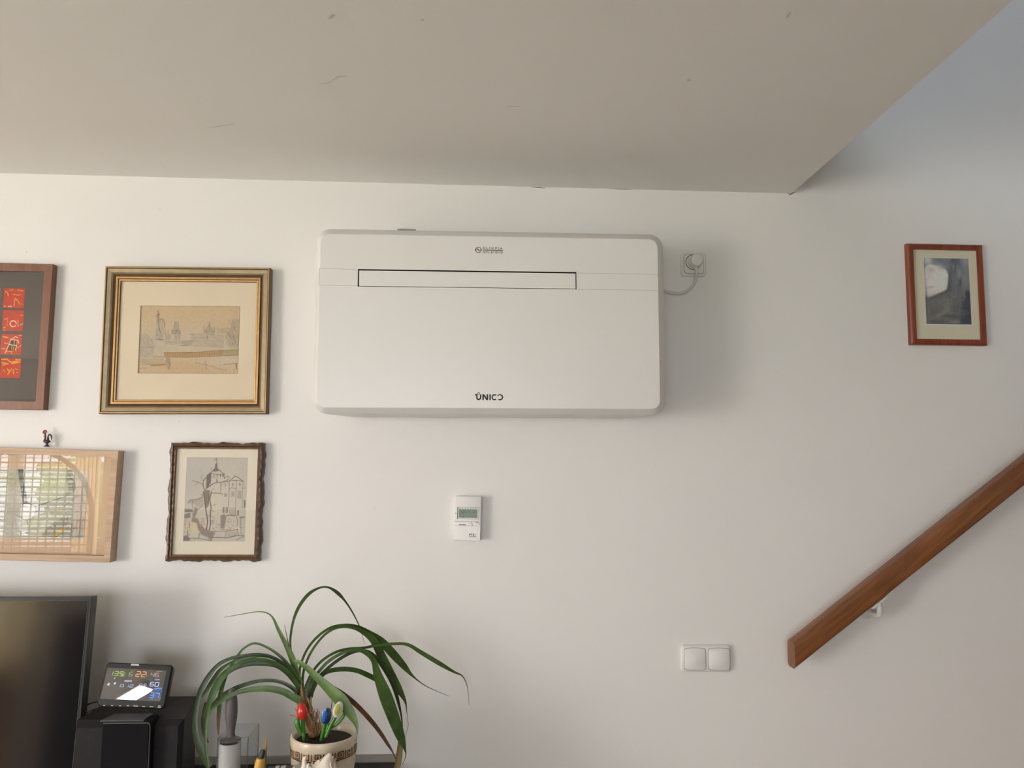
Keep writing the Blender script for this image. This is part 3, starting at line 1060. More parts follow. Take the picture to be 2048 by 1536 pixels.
seg7(cv, '1347', 2, 8, 9, 17, 2.2, (58, 72, 60), 0.85)
seg7(cv, '224', 62, 10, 6, 13, 1.6, (78, 92, 80), 0.7)
cv.line([(17, CH - 4), (26, CH - 4)], 4, (24, 28, 22))
lcd = cv.mesh('display', planefun(TP, lu0, lu1, lv0, lv1, 0.0006), M['lcd'], ts.base, ts.o)
lcd['label'] = 'grey-green digital display'
mb = MB()
for i in range(7):
    a = ct(470 + i * 63, 552)
    prism(mb, TP, rrect(a[0] - 0.0011, a[0] + 0.0011, a[1] - 0.0008, a[1] + 0.0008, 0.0004, 2), 0, 0.0004)
ts.part('day_mark', mb, 'seamdark')
mb = MB()
for st, lw in (([(345, 862), (900, 866)], 0.0009), ([(345, 962), (620, 966), (900, 970)], 0.0006), ([(745, 885), (770, 960)], 0.0012)):
    stroke(mb, TP, [ct(*p) for p in st], lw, 0, 0.0003)
ts.part('lid_seam', mb, 'seamdark')
mb = MB()
a, b = ct(445, 930), ct(612, 946)
prism(mb, TP, rrect(a[0], b[0], b[1], a[1], 0.0004, 2), 0, 0.002)
stroke(mb, TP, [ct(840, 895), ct(905, 890), ct(940, 945)], 0.0012, 0, 0.0003)
a = ct(706, 916)
prism(mb, TP, rrect(a[0] - 0.001, a[0] + 0.001, a[1] - 0.001, a[1] + 0.001, 0.0008, 3), 0, 0.001)
ts.part('slider', mb, 'seamdark')
mb = MB()
a = ct(374, 668)
prism(mb, TP, arc(a[0], a[1], 0.0022, 0.0022, 0, 340, 14), 0, 0.0012)
ts.part('button', mb, M['seam'])
mb = MB()
write(mb, TP, 'PT21', (880 + 692 / 11.82, 970 + 1200 / 11.82), (880 + 848 / 11.82, 970 + 1204 / 11.82), 0.0052, 0.0013, gap=0.35)
stroke(mb, TP, [ct(690, 1222), ct(850, 1224)], 0.0012, 0, 0.0003)
ts.part('lettering', mb, 'ink')

# ------------------------------------------------------------------ handrail
YH0, YH1 = -0.100, -0.052
p_tl, p_bl = at(1589.5, 1286, YH0), at(1590.5, 1340, YH0)
p_tr, p_br = at(2048, 920.5, YH0), at(2048, 976, YH0)
d = ((p_tr - p_tl).normalized() + (p_br - p_bl).normalized()).normalized()
d.y = 0
d.normalize()
vn = Vector((-d.z, 0, d.x))
hgt = (p_tl - p_bl).dot(vn)
mid = (p_tl + p_bl) / 2
M['rail'] = wood('handrail_wood', rgb(100, 56, 28), rgb(142, 88, 48), 'X', 0.42, 16, 0.09, 0.15, rot=(0, math.atan2(d.z, d.x), 0))
rail = Thing('handrail', 'brown wooden stair handrail climbing the wall to the right', 'handrail', mid)
mb = MB()
prof = rrect(YH0, YH1, -hgt / 2, hgt / 2, 0.011, 5)
slope = d.z / d.x
loops = []
for t in (0.0, 1.75):
    lp = []
    for y, n_ in prof:
        # end face cut plumb: shift along d so that x stays constant
        s = t + (n_ * d.z / d.x if t == 0.0 else 0)
        lp.append(Vector((mid.x, 0, mid.z)) + d * s + vn * n_ + Vector((0, y, 0)))
    loops.append(lp)
mb.loft(loops)
rail.part('rail', mb, 'rail')
M['bracket'] = mat('bracket_white_enamel', (0.72, 0.70, 0.68, 1), 0.35)
for s0 in (0.0, 0.95):
    b0, b1 = at(1741, 1221.5, -0.076), at(1772, 1199, -0.076)
    sh = d * s0
    bc = (b0 + b1) / 2
    off = vn * ((Vector((mid.x, 0, mid.z)) - Vector((bc.x, 0, bc.z))).dot(vn) - hgt / 2)
    bc = bc + off + sh
    mb = MB()
    mb.loft([[bc + d * u + Vector((0, y, 0)) + vn * n_ for u, y in ((-0.026, -0.0225), (0.026, -0.0225), (0.026, 0.012), (-0.026, 0.012))] for n_ in (-0.0036, 0.0005)], smooth=False)
    rail.part('bracket_plate', mb, 'bracket')
    mb = MB()
    arm = smooth_path([tuple(bc + Vector((0.002, -0.010, -0.002))), tuple(bc + Vector((0.009, -0.006, -0.020))), tuple(bc + Vector((0.014, 0.012, -0.040))), tuple(bc + Vector((0.014, 0.075, -0.044)))], 8)
    mb.tube([Vector(p) for p in arm], [0.009 - 0.003 * i / len(arm) for i in range(len(arm))], 12)
    rail.part('bracket_arm', mb, 'bracket')
    mb = MB()
    wc = bc + Vector((0.014, 0, -0.044))
    mb.loft([[Vector((wc.x + r * math.cos(2 * math.pi * k / 24), y, wc.z + r * math.sin(2 * math.pi * k / 24))) for k in range(24)] for r, y in ((0.018, -0.0005), (0.018, -0.004), (0.013, -0.008))])
    rail.part('wall_rosette', mb, 'bracket')


# ------------------------------------------------------------------ framed pictures
class Picture:
    def __init__(self, name, label, corners, y):
        self.pl, self.w, self.h = wallplane(corners, y)
        self.t = -y
        self.th = Thing(name, label, 'picture', self.pl.p(0, -self.h / 2, -self.t))

    def rails(self, prof, mats, wav=0.0, nseg=1):
        """prof: (inset, w) with material index of the strip that follows; four mitred rails"""
        hw, hh = self.w / 2, self.h / 2
        cor = [(-hw, hh), (hw, hh), (hw, -hh), (-hw, -hh)]
        inn = [(1, -1), (-1, -1), (-1, 1), (1, 1)]
        for s in range(4):
            a, b = cor[s], cor[(s + 1) % 4]
            ia, ib = inn[s], inn[(s + 1) % 4]
            nor = ((ia[0] + ib[0]) / 2, (ia[1] + ib[1]) / 2)
            mb = MB()
            for i in range(len(prof) - 1):
                i0, w0, m0 = prof[i]
                i1, w1, _ = prof[i + 1]
                vs, fs = [], []
                for k in range(nseg + 1):
                    t = k / nseg
                    for (ii, ww) in ((i0, w0), (i1, w1)):
                        pa = (a[0] + ia[0] * ii, a[1] + ia[1] * ii)
                        pb = (b[0] + ib[0] * ii, b[1] + ib[1] * ii)
                        u, v = pa[0] + (pb[0] - pa[0]) * t, pa[1] + (pb[1] - pa[1]) * t
                        if wav and 0 < k < nseg:
                            fall = max(0, 1 - ii / 0.010)
                            q = (math.sin(t * 19 + s * 2.1) + 0.6 * math.sin(t * 43 + s) + 0.5 * math.sin(t * 77 + 3 * s)) * wav * fall
                            u += nor[0] * q
                            v += nor[1] * q
                            ww2 = ww + (0.6 * math.sin(t * 90 + s + ii * 700) + 0.4 * math.sin(t * 151 + ii * 300)) * wav * 0.55 * (1 if ww > -0.004 else 0)
                        else:
                            ww2 = ww
                        vs.append(self.pl.p(u, v, ww2))
                for k in range(nseg):
                    fs.append((2 * k, 2 * k + 1, 2 * k + 3, 2 * k + 2))
                mb.add(vs, fs, m0, False)
            # mitre and back closing faces
            for (c, ic) in ((a, ia), (b, ib)):
                mb.add([self.pl.p(c[0] + ic[0] * p[0], c[1] + ic[1] * p[0], p[1]) for p in prof], [tuple(range(len(prof)))], prof[0][2])
            self.th.part('frame_rail', mb, mats)

    def sheet(self, name, u0, u1, v0, v1, w0, w1, m_):
        mb = MB()
        prism(mb, self.pl, [(u0, v0), (u1, v0), (u1, v1), (u0, v1)], w0, w1)
        return self.th.part(name, mb, m_)

    def quad(self, pts, w):
        """rectangle (u0,u1,v0,v1) from photo corners TL, TR, BR, BL at height w"""
        q = [self.pl.px(x, y, w) for x, y in pts]
        return (q[0][0] + q[3][0]) / 2, (q[1][0] + q[2][0]) / 2, (q[2][1] + q[3][1]) / 2, (q[0][1] + q[1][1]) / 2

    def mapper(self, rect, w, cvs, conv):
        u0, u1, v0, v1 = rect

        def f(pts):
            out = []
            for x, y in pts:
                u, v = self.pl.px(*conv(x, y), w)
                out.append(((u - u0) / (u1 - u0) * (cvs.w - 1), (v1 - v) / (v1 - v0) * (cvs.h - 1)))
            return out
        return f


# --- brown frame with four red prints (its left part lies outside the photograph)
M['brownframe'] = wood('brown_frame_wood', rgb(112, 72, 50), rgb(134, 88, 62), 'Z', 0.4, 20, 0.1, 0.1)
P1 = Picture('framed_red_prints', 'brown-framed picture with small red prints on dark card, above the pale oak frame', [(-190, 524), (103, 525.5), (90, 817), (-232, 818)], -0.024)
P1.rails([(0, -P1.t, 0), (0, -0.001, 0), (0.001, 0, 0), (0.0215, 0, 0), (0.0215, -0.010, 0)], 'brownframe')
M['darkcard'] = mat('dark_card', rgb(84, 74, 68), 0.8)
iu, iv = P1.w / 2 - 0.0215, P1.h / 2 - 0.0215
P1.sheet('backing_card', -iu, iu, -iv, iv, -0.016, -0.012, 'darkcard')
g1 = P1.sheet('glass', -iu, iu, -iv, iv, -0.0075, -0.0060, 'glass')
cp = lambda x, y: (x / 5.69, 560 + y / 5.69)
sq = [[(45, 95), (285, 95), (270, 320), (40, 318)], [(35, 345), (272, 345), (262, 580), (25, 580)], [(18, 615), (250, 618), (240, 850), (5, 848)], [(12, 885), (240, 890), (232, 1115), (0, 1112)]]
RED, YEL, PAL = (196, 62, 36), (224, 172, 60), (232, 214, 180)
art = {0: [([(60, 130), (85, 140), (95, 180)], 12, YEL), ([(110, 118), (150, 112)], 8, YEL), ([(200, 112), (265, 125)], 10, YEL), ([(150, 160), (200, 175), (240, 165)], 9, YEL),
           ([(160, 290), (165, 240), (178, 205), (200, 235)], 11, YEL), ([(210, 240), (222, 275)], 10, YEL), ([(95, 300), (135, 300)], 10, PAL), ([(50, 300), (58, 296)], 10, PAL), ([(240, 268), (246, 275)], 8, YEL)],
       1: [([(150 + 36 * math.cos(a), 498 + 34 * math.sin(a)) for a in [0.7 + 0.45 * k for k in range(13)]], 13, PAL), ([(88, 430), (82, 530)], 4, YEL), ([(205, 455), (205, 530)], 6, PAL),
           ([(235, 405), (262, 398)], 10, YEL), ([(228, 515), (258, 498)], 10, YEL), ([(48, 448), (78, 440)], 9, YEL), ([(38, 545), (62, 540)], 9, YEL), ([(42, 572), (62, 570)], 9, YEL)],
       2: [([(60, 830), (105, 730), (125, 672), (205, 690), (215, 720)], 10, PAL), ([(100, 735), (190, 745), (175, 800)], 10, PAL), ([(145, 665), (175, 645), (205, 655)], 9, PAL),
           ([(165, 690), (160, 730)], 9, YEL), ([(195, 700), (190, 735)], 9, YEL), ([(140, 750), (130, 785)], 9, YEL), ([(160, 755), (152, 795)], 9, YEL), ([(80, 810), (140, 815), (130, 838)], 9, YEL),
           ([(35, 645), (90, 655)], 14, YEL), ([(50, 718), (90, 722)], 11, YEL), ([(22, 780), (60, 785)], 11, YEL), ([(200, 770), (240, 745)], 10, YEL), ([(215, 632), (245, 630)], 8, YEL)],
       3: [([(20, 905), (80, 900), (120, 935), (200, 925)], 16, YEL), ([(25, 940), (90, 955)], 18, YEL), ([(130, 950), (225, 935)], 16, YEL), ([(180, 905), (232, 912)], 14, YEL), ([(30, 968), (60, 965)], 12, YEL),
           ([(85, 1015), (110, 1040), (90, 1070)], 16, YEL), ([(130, 1010), (120, 1035)], 12, YEL), ([(150, 1020), (155, 1070)], 14, YEL), ([(35, 1020), (55, 1050)], 8, YEL), ([(175, 1010), (205, 1020)], 8, YEL), ([(185, 1050), (205, 1055)], 8, YEL)]}
for i, qd in enumerate(sq):
    rect = P1.quad([cp(*p) for p in qd], -0.0118)
    for shift in (0, 1, 2):
        cv = Canvas(64, 62, RED)
        mp = P1.mapper(rect, -0.0118, cv, cp)
        src = art[i] if shift == 0 else art[(i + shift) % 4]
        dy = 0 if shift == 0 else sq[i][0][1] - sq[(i + shift) % 4][0][1]
        if i == 2 and shift == 0:
            cv.poly(mp([(110, 690), (205, 690), (180, 800), (80, 800)]), (70, 52, 40), 0.85)
        for pts, lw, col in src:
            cv.line(mp([(x, y + dy) for x, y in pts]), lw * 0.24, col, 0.95)
        cv.grain(0.03, 2)
        sh = -shift * (rect[1] - rect[0]) * 1.17
        if rect[0] + sh < -iu:
            continue
        cv.mesh('red_print', planefun(P1.pl, rect[0] + sh, rect[1] + sh, rect[2], rect[3], -0.0116), M['print'], P1.th.base, P1.th.o)

# --- city view in the wide moulded gilt frame
M['giltdark'] = mat('frame_umber', rgb(96, 70, 48), 0.45, noise=0.15, nscale=60)
M['giltgrey'] = mat('frame_grey_gilt', rgb(158, 142, 112), 0.38, metal=0.35, noise=0.10, nscale=50)
M['gilt'] = mat('frame_gold', rgb(196, 154, 98), 0.35, metal=0.4, noise=0.10, nscale=70)
P2 = Picture('framed_city_view', 'pencil city view with spires, wide cream mat and moulded bronze frame', [(211.5, 534), (542, 533), (530.5, 826), (194.5, 829)], -0.030)
pr = [(0, -0.030, 0), (0, -0.003, 0), (0.002, 0.000, 2), (0.0040, 0.0, 0), (0.0065, -0.003, 1), (0.016, -0.0045, 1), (0.0195, -0.008, 0), (0.0255, -0.012, 0),
      (0.0270, -0.0085, 2), (0.0320, -0.0085, 0), (0.0340, -0.011, 2), (0.0375, -0.0115, 0), (0.0390, -0.017, 0)]
P2.rails(pr, ['giltdark', 'giltgrey', 'gilt'])
iu, iv = P2.w / 2 - 0.0385, P2.h / 2 - 0.0385
R2 = P2.quad([(281.5, 612.5), (479.8, 612.3), (475.8, 746.5), (275.8, 746.5)], -0.0170)
mb = MB()
for (a0, a1, b0, b1) in ((-iu, R2[0], -iv, iv), (R2[1], iu, -iv, iv), (R2[0], R2[1], -iv, R2[2]), (R2[0], R2[1], R2[3], iv)):
    prism(mb, P2.pl, [(a0, b0), (a1, b0), (a1, b1), (a0, b1)], -0.0190, -0.0166)
P2.th.part('mat_board', mb, 'paper')
mb = MB()
prism(mb, P2.pl, [(-iu, -iv), (iu, -iv), (iu, iv), (-iu, iv)], -0.0225, -0.0205)
P2.th.part('backing_board', mb, 'paper')
M['bevelink'] = mat('mat_opening_line', rgb(146, 120, 84), 0.8)
mb = MB()
stroke(mb, P2.pl, [(R2[0], R2[2]), (R2[1], R2[2]), (R2[1], R2[3]), (R2[0], R2[3])], 0.0011, -0.0166, 0.0003, closed=True)
stroke(mb, P2.pl, [(R2[0] + 0.0008, R2[2]), (R2[0] + 0.0008, R2[3])], 0.0026, -0.0166, 0.0004)
P2.th.part('mat_bevel', mb, 'bevelink')
P2.sheet('glass', -iu, iu, -iv, iv, -0.0155, -0.0140, 'glass')
cv = Canvas(250, 170, (204, 178, 142))
cc = lambda x, y: (260 + x / 8.533, 600 + y / 8.533)
mp = P2.mapper(R2, -0.0170, cv, cc)
cv.blob(125, 95, 190, 45, (196, 184, 164), 0.8)
cv.blob(30, 110, 50, 40, (190, 178, 158), 0.7)
cv.blob(140, 155, 110, 18, (202, 172, 134), 0.8)
cv.blob(220, 140, 50, 14, (206, 196, 178), 0.7)
GR, DG, BRN = (140, 130, 118), (112, 102, 92), (138, 104, 66)


def hatch(poly_pts, col, alpha, n, lw=0.9, ang=0.0, jit=2.0):
    q = mp(poly_pts)
    cv.poly(q, col, alpha * 0.45, 2.0)
    xs, ys = [p[0] for p in q], [p[1] for p in q]
    for _ in range(n):
        x, y = random.uniform(min(xs), max(xs)), random.uniform(min(ys), max(ys))
        ins = False
        for i in range(len(q)):
            (x0, y0), (x1, y1) = q[i], q[(i + 1) % len(q)]
            if (y0 > y) != (y1 > y) and x < (x1 - x0) * (y - y0) / (y1 - y0) + x0:
                ins = not ins
        if ins:
            a = ang + random.uniform(-0.5, 0.5)
            l = random.uniform(2, 6)
            cv.line([(x - l * math.cos(a), y - l * math.sin(a)), (x + l * math.cos(a), y + l * math.sin(a))], lw, col, alpha * random.uniform(0.4, 0.9))


hatch([(415, 660), (430, 560), (450, 480), (450, 330), (440, 280), (470, 230), (480, 190), (500, 240), (500, 300), (560, 320), (600, 400), (590, 480), (580, 560), (570, 680), (420, 680)], GR, 0.6, 60, ang=1.4)
cv.line(mp([(478, 180), (482, 250), (478, 330), (490, 420), (500, 500), (520, 560)]), 2.0, DG, 0.7)
cv.line(mp([(440, 270), (480, 240), (510, 250)]), 1.6, DG, 0.7)
cv.line(mp([(500, 340), (560, 320), (595, 390), (590, 470)]), 2.0, DG, 0.55)
cv.line(mp([(465, 672), (565, 678)]), 2.4, DG, 0.8)
hatch([(770, 370), (825, 370), (835, 510), (865, 520), (865, 570), (855, 690), (750, 690), (745, 580), (705, 570), (705, 520), (745, 510)], GR, 0.65, 55, ang=1.5)
for st in ([(705, 520), (865, 515)], [(710, 545), (865, 540)], [(710, 572), (862, 566)], [(770, 370), (745, 510)], [(822, 370), (835, 512)]):
    cv.line(mp(st), 1.3, DG, 0.7)
hatch([(600, 560), (700, 590), (700, 680), (590, 690)], GR, 0.5, 25, ang=1.4)
for x in (605, 650):
    cv.line(mp([(x, 500), (x + 2, 600)]), 1.4, GR, 0.7)
hatch([(1250, 560), (1265, 470), (1275, 520), (1320, 470), (1350, 400), (1365, 400), (1395, 480), (1420, 510), (1440, 480), (1450, 560)], GR, 0.65, 35, ang=1.5)
for x, y in ((1262, 430), (1355, 370), (1435, 450), (1300, 480), (1395, 470)):
    cv.line(mp([(x, y), (x + 3, 560)]), 1.5, DG, 0.55)
cv.line(mp([(1010, 582), (1300, 578), (1440, 590)]), 1.3, DG, 0.6)
hatch([(1040, 590), (1460, 590), (1600, 600), (1600, 820), (900, 780), (870, 700), (1040, 690)], GR, 0.42, 130, ang=0.2)
hatch([(580, 700), (1080, 690), (1060, 760), (600, 760)], GR, 0.4, 50, ang=0.1)
cv.line(mp([(1310, 610), (1320, 660)]), 2.0, DG, 0.6)
hatch([(1620, 600), (1700, 520), (1740, 340), (1860, 330), (1860, 820), (1660, 800)], GR, 0.5, 130, ang=1.0)
for _ in range(16):
    x0, y0 = 1760 + random.uniform(-40, 60), random.uniform(480, 760)
    cv.line(mp([(x0, y0), (x0 + random.uniform(-120, 60), y0 - random.uniform(20, 150))]), 1.1, DG, 0.4)
hatch([(1460, 480), (1700, 480), (1720, 560), (1480, 570)], GR, 0.4, 30, ang=0.3)
hatch([(180, 560), (300, 570), (400, 700), (400, 960), (180, 1000)], GR, 0.38, 90, ang=0.6)
cv.poly(mp([(580, 900), (1180, 890), (1420, 865), (1600, 870), (1560, 940), (1200, 965), (800, 980), (580, 960)]), (176, 138, 90), 0.75, 1.5)
cv.poly(mp([(1500, 870), (1850, 850), (1850, 945), (1540, 945)]), (150, 142, 96), 0.6, 2)
for x in range(600, 1560, 42):
    cv.line(mp([(x + random.uniform(-8, 8), 895), (x, 955)]), 1.5, BRN, 0.5)
cv.line(mp([(580, 898), (1180, 890), (1420, 866), (1850, 850)]), 1.6, BRN, 0.8)
cv.line(mp([(400, 968), (580, 972), (1000, 978), (1850, 940)]), 1.7, BRN, 0.7)
cv.line(mp([(300, 804), (420, 802)]), 1.6, DG, 0.6)
cv.line(mp([(840, 776), (1000, 778)]), 1.4, DG, 0.6)
cv.line(mp([(360, 1112), (470, 1112), (590, 1100)]), 3.2, BRN, 0.75)
hatch([(600, 1050), (620, 990), (680, 990), (700, 1110), (670, 1210), (620, 1140)], (136, 114, 96), 0.7, 35, ang=1.4)
hatch([(180, 1000), (560, 1000), (590, 1090), (200, 1110)], (150, 132, 104), 0.45, 50, ang=0.1)
cv.line(mp([(170, 1165), (290, 1160)]), 2.0, BRN, 0.5)
cv.line(mp([(1100, 1060), (1300, 1110), (1650, 1210)]), 1.3, GR, 0.6)
cv.line(mp([(1290, 1050), (1300, 1180)]), 4, GR, 0.35)
cv.line(mp([(1600, 1100), (1840, 1080)]), 2.0, BRN, 0.6)
cv.line(mp([(1810, 1090), (1815, 1170)]), 2.5, (120, 82, 44), 0.8)
cv.grain(0.018, 2)
pr_ = cv.mesh('city_print', planefun(P2.pl, R2[0], R2[1], R2[2], R2[3], -0.0172), M['print'], P2.th.base, P2.th.o)

# --- castle etching in the carved dark frame
M['carved'] = mat('carved_dark_wood', rgb(84, 58, 36), 0.42, noise=0.30, nscale=90, coat=0.1)
M['carvedin'] = mat('carved_inner_bead', rgb(112, 82, 52), 0.4, noise=0.2, nscale=80)
P3 = Picture('framed_castle_etching', 'castle tower etching in a carved dark wood frame with wavy edges', [(340.5, 885), (527.5, 886.5), (518, 1122.5), (328.5, 1123)], -0.024)
P3.rails([(0, -0.024, 0), (0.0, -0.006, 0), (0.004, 0.000, 0), (0.008, 0.001, 0), (0.0115, -0.003, 1), (0.0145, -0.002, 1), (0.0165, -0.009, 0)], ['carved', 'carvedin'], 0.0016, 60)
iu, iv = P3.w / 2 - 0.016, P3.h / 2 - 0.016
M['paper2'] = mat('ivory_paper', rgb(230, 220, 200), 0.85, noise=0.01, nscale=15)
P3.sheet('paper_mount', -iu, iu, -iv, iv, -0.014, -0.0100, 'paper2')
P3.sheet('glass', -iu, iu, -iv, iv, -0.0075, -0.0060, 'glass')
cc3 = lambda x, y: (350 + x / 7.68, 900 + y / 7.68)
R3 = P3.quad([cc3(188, 108), cc3(1125, 125), cc3(1070, 1410), cc3(120, 1400)], -0.0098)
cv = Canvas(190, 256, (198, 190, 178))
mp = P3.mapper(R3, -0.0098, cv, cc3)
cv.blob(20, 70, 60, 70, (186, 182, 176), 0.7)
cv.blob(110, 150, 70, 80, (212, 202, 184), 0.9)
cv.blob(30, 215, 22, 26, (216, 200, 170), 0.9)
cv.blob(150, 215, 40, 14, (214, 204, 186), 0.9)
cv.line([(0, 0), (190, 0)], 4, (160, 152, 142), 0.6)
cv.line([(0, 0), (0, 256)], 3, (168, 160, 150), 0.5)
INK = (92, 82, 76)
MID = (132, 122, 114)


def wash(pts, col=MID, al=0.75, soft=2.0):
    cv.poly(mp(pts), col, al, soft)


def ink(pts, lw=1.3, al=0.85, col=INK):
    cv.line(mp(pts), lw, col, al)


wash([(485, 400), (560, 340), (552, 500), (500, 580), (480, 600)], INK, 0.75)
wash([(575, 330), (612, 285), (618, 210), (650, 205), (656, 280), (690, 315), (640, 330)], INK, 0.7)
ink([(640, 210), (642, 125)], 1.6)
ink([(642, 140), (606, 150), (612, 160)], 1.6)
ink([(485, 395), (570, 330), (612, 285)], 1.8)
ink([(690, 310), (720, 345), (765, 375)], 1.8)
ink([(560, 358), (640, 375), (755, 372)], 1.6)
ink([(550, 280), (570, 285), (552, 310)], 1.2)
for x in (598, 648, 700, 728):
    ink([(x, 385), (x, 405)], 2.6)
ink([(750, 378), (752, 410), (760, 440)], 2.2)
ink([(555, 425), (700, 430)], 0.9, 0.5)
ink([(640, 455), (650, 490)], 3.2)
ink([(500, 580), (560, 530), (630, 500), (740, 492), (830, 480), (880, 440), (925, 398), (975, 425), (1010, 455), (1055, 485)], 2.0)
ink([(760, 430), (800, 400), (835, 420), (800, 470), (745, 480)], 1.8, 0.7)
ink([(840, 470), (950, 465), (1055, 485)], 1.6)
ink([(700, 500), (705, 660)], 1.5, 0.7)
ink([(832, 490), (832, 700), (820, 880)], 1.6, 0.75)
ink([(945, 470), (938, 620), (925, 1000)], 1.6, 0.7)
ink([(1045, 490), (1040, 600), (1030, 900)], 1.2, 0.6)
ink([(835, 600), (860, 580), (940, 590)], 1.5, 0.7)
ink([(1040, 585), (1090, 585)], 1.3, 0.6)
for x0, y0, x1, y1 in ((868, 640, 910, 715), (965, 630, 1015, 745), (735, 880, 758, 965), (782, 880, 812, 965), (840, 890, 910, 1000), (960, 930, 980, 1005), (760, 670, 800, 715), (1060, 770, 1078, 885), (720, 510, 800, 560)):
    for k in range(5):
        x = x0 + (x1 - x0) * k / 4
        ink([(x, y0), (x - 2, y1)], 1.3, 0.5)
ink([(885, 515), (890, 545)], 3.0, 0.7)
ink([(995, 515), (1000, 545)], 3.0, 0.8)
ink([(570, 660), (700, 665), (735, 685)], 2.0, 0.75)
ink([(565, 605), (600, 600)], 1.4, 0.6)
wash([(450, 610), (540, 620), (530, 760), (515, 860), (480, 900), (455, 800)], MID, 0.9)
ink([(440, 640), (455, 760), (470, 900), (490, 1000), (500, 1100), (485, 1215)], 3.0)
ink([(455, 620), (430, 540), (435, 470), (480, 420)], 2.2)
ink([(425, 530), (350, 490), (265, 470)], 1.6, 0.75)
ink([(360, 495), (305, 540)], 1.4, 0.7)
ink([(430, 470), (400, 420), (430, 380)], 1.2, 0.55)
ink([(455, 610), (530, 560), (620, 500)], 1.8, 0.7)
ink([(560, 640), (535, 760), (555, 880), (540, 1020), (548, 1140), (525, 1230)], 2.8)
for a in ([(548, 850), (600, 850), (630, 830)], [(555, 930), (600, 945)], [(548, 1010), (610, 1050)], [(550, 1000), (500, 1020)], [(520, 690), (515, 850)], [(440, 700), (385, 680)], [(410, 720), (440, 640)], [(560, 1080), (600, 1110)]):
    ink(a, 1.4, 0.6)
wash([(150, 905), (260, 910), (270, 950), (150, 955)], MID, 0.85)
wash([(145, 990), (240, 960), (235, 1040), (140, 1050)], MID, 0.75)
wash([(190, 820), (240, 765), (330, 760), (410, 720), (440, 760), (440, 850), (330, 880), (300, 830)], MID, 0.35, 4)
ink([(200, 810), (245, 765), (330, 762), (440, 720)], 2.0, 0.7)
ink([(270, 780), (275, 1000)], 1.6, 0.6)
ink([(310, 880), (340, 920), (430, 850)], 2.0, 0.6)
wash([(300, 880), (350, 910), (330, 990), (300, 1040), (350, 1050), (380, 1120), (450, 1200), (540, 1240), (620, 1270), (580, 1340), (560, 1400), (500, 1340), (400, 1300), (350, 1200), (330, 1120), (250, 1100), (270, 1030)], (112, 98, 88), 0.55, 5)
for k in range(5):
    ink([(400, 1050 + 22 * k), (460, 1056 + 22 * k)], 1.3, 0.5)
wash([(700, 1010), (760, 980), (790, 1030), (760, 1210), (700, 1200)], MID, 0.7, 4)
ink([(790, 1010), (830, 1000), (920, 1010)], 2.6, 0.7)
ink([(700, 1215), (900, 1235), (960, 1215)], 1.6, 0.6)
ink([(580, 1250), (800, 1245), (960, 1225)], 1.6, 0.6)
ink([(560, 1340), (800, 1350), (960, 1310), (1060, 1320)], 2.2, 0.75)
ink([(940, 1385), (1000, 1350), (1060, 1330)], 1.8, 0.6)
ink([(940, 1000), (965, 1100), (950, 1180)], 1.8, 0.6)
ink([(1000, 1040), (1060, 1030)], 5, 0.5)
ink([(1010, 1060), (1015, 1290)], 1.5, 0.55)
ink([(960, 1220), (970, 1310)], 2.0, 0.6)
for k in range(14):
    x = 770 + k * 14
    ink([(x, 1255), (x - 8, 1330)], 1.2, 0.35)
ink([(220, 1120), (225, 1190)], 2.0, 0.6)
ink([(195, 1240), (200, 1320)], 2.2, 0.7)
ink([(375, 1280), (365, 1350)], 2.0, 0.7)
wash([(130, 1320), (190, 1310), (240, 1395), (125, 1400)], MID, 0.85, 4)
ink([(200, 1355), (380, 1360), (560, 1395)], 2.0, 0.6)
for _ in range(120):
    x, y = random.choice([(random.uniform(140, 240), random.uniform(1050, 1300)), (random.uniform(580, 700), random.uniform(1080, 1230)), (random.uniform(780, 930), random.uniform(1040, 1220)), (random.uniform(980, 1070), random.uniform(1040, 1300))])
    ink([(x, y), (x + random.uniform(-25, 25), y + random.uniform(-10, 14))], 1.1, 0.4)
cv.grain(0.02, 1)
cv.mesh('etching', planefun(P3.pl, R3[0], R3[1], R3[2], R3[3], -0.0096), M['print'], P3.th.base, P3.th.o)

# --- pale oak box frame with a watercolour behind reflecting glass
M['oakframe'] = wood('pale_oak', rgb(176, 146, 116), rgb(196, 166, 136), 'X', 0.5, 20, 0.08)
P4 = Picture('framed_watercolour', 'pale oak box frame with grey watercolour behind reflecting glass', [(-330, 893.5), (235.5, 894), (222, 1117.5), (-372, 1120)], -0.036)
P4.rails([(0, -0.036, 0), (0, -0.0008, 0), (0.0008, 0, 0), (0.0165, 0, 0), (0.0165, -0.014, 0)], 'oakframe')
iu, iv = P4.w / 2 - 0.0165, P4.h / 2 - 0.0165
M['beigemat'] = mat('beige_mat_board', rgb(196, 168, 140), 0.85, noise=0.01, nscale=15)
P4.sheet('mat_board', -iu, iu, -iv, iv, -0.022, -0.018, 'beigemat')
P4.sheet('glass', -iu, iu, -iv, iv, -0.0115, -0.0100, 'glass')
cc4 = lambda x, y: (x / 5.12, 840 + y / 5.12)
R4 = P4.quad([cc4(-900, 495), cc4(905, 497), cc4(868, 1205), cc4(-960, 1205)], -0.0178)
cv = Canvas(400, 190, (178, 172, 160))
mp = P4.mapper(R4, -0.0178, cv, cc4)
G1, G2, G3 = (120, 116, 112), (150, 146, 140), (72, 68, 70)
cv.poly(mp([(-900, 495), (900, 495), (890, 640), (700, 760), (300, 860), (-900, 840)]), (190, 186, 172), 0.7, 10)
cv.blob(*mp([(60, 600)])[0], 30, 26, (150, 150, 104), 0.55)
cv.blob(*mp([(480, 640)])[0], 45, 22, (178, 178, 138), 0.6)
wsh = lambda p, c, a, s=3: cv.poly(mp(p), c, a, s)
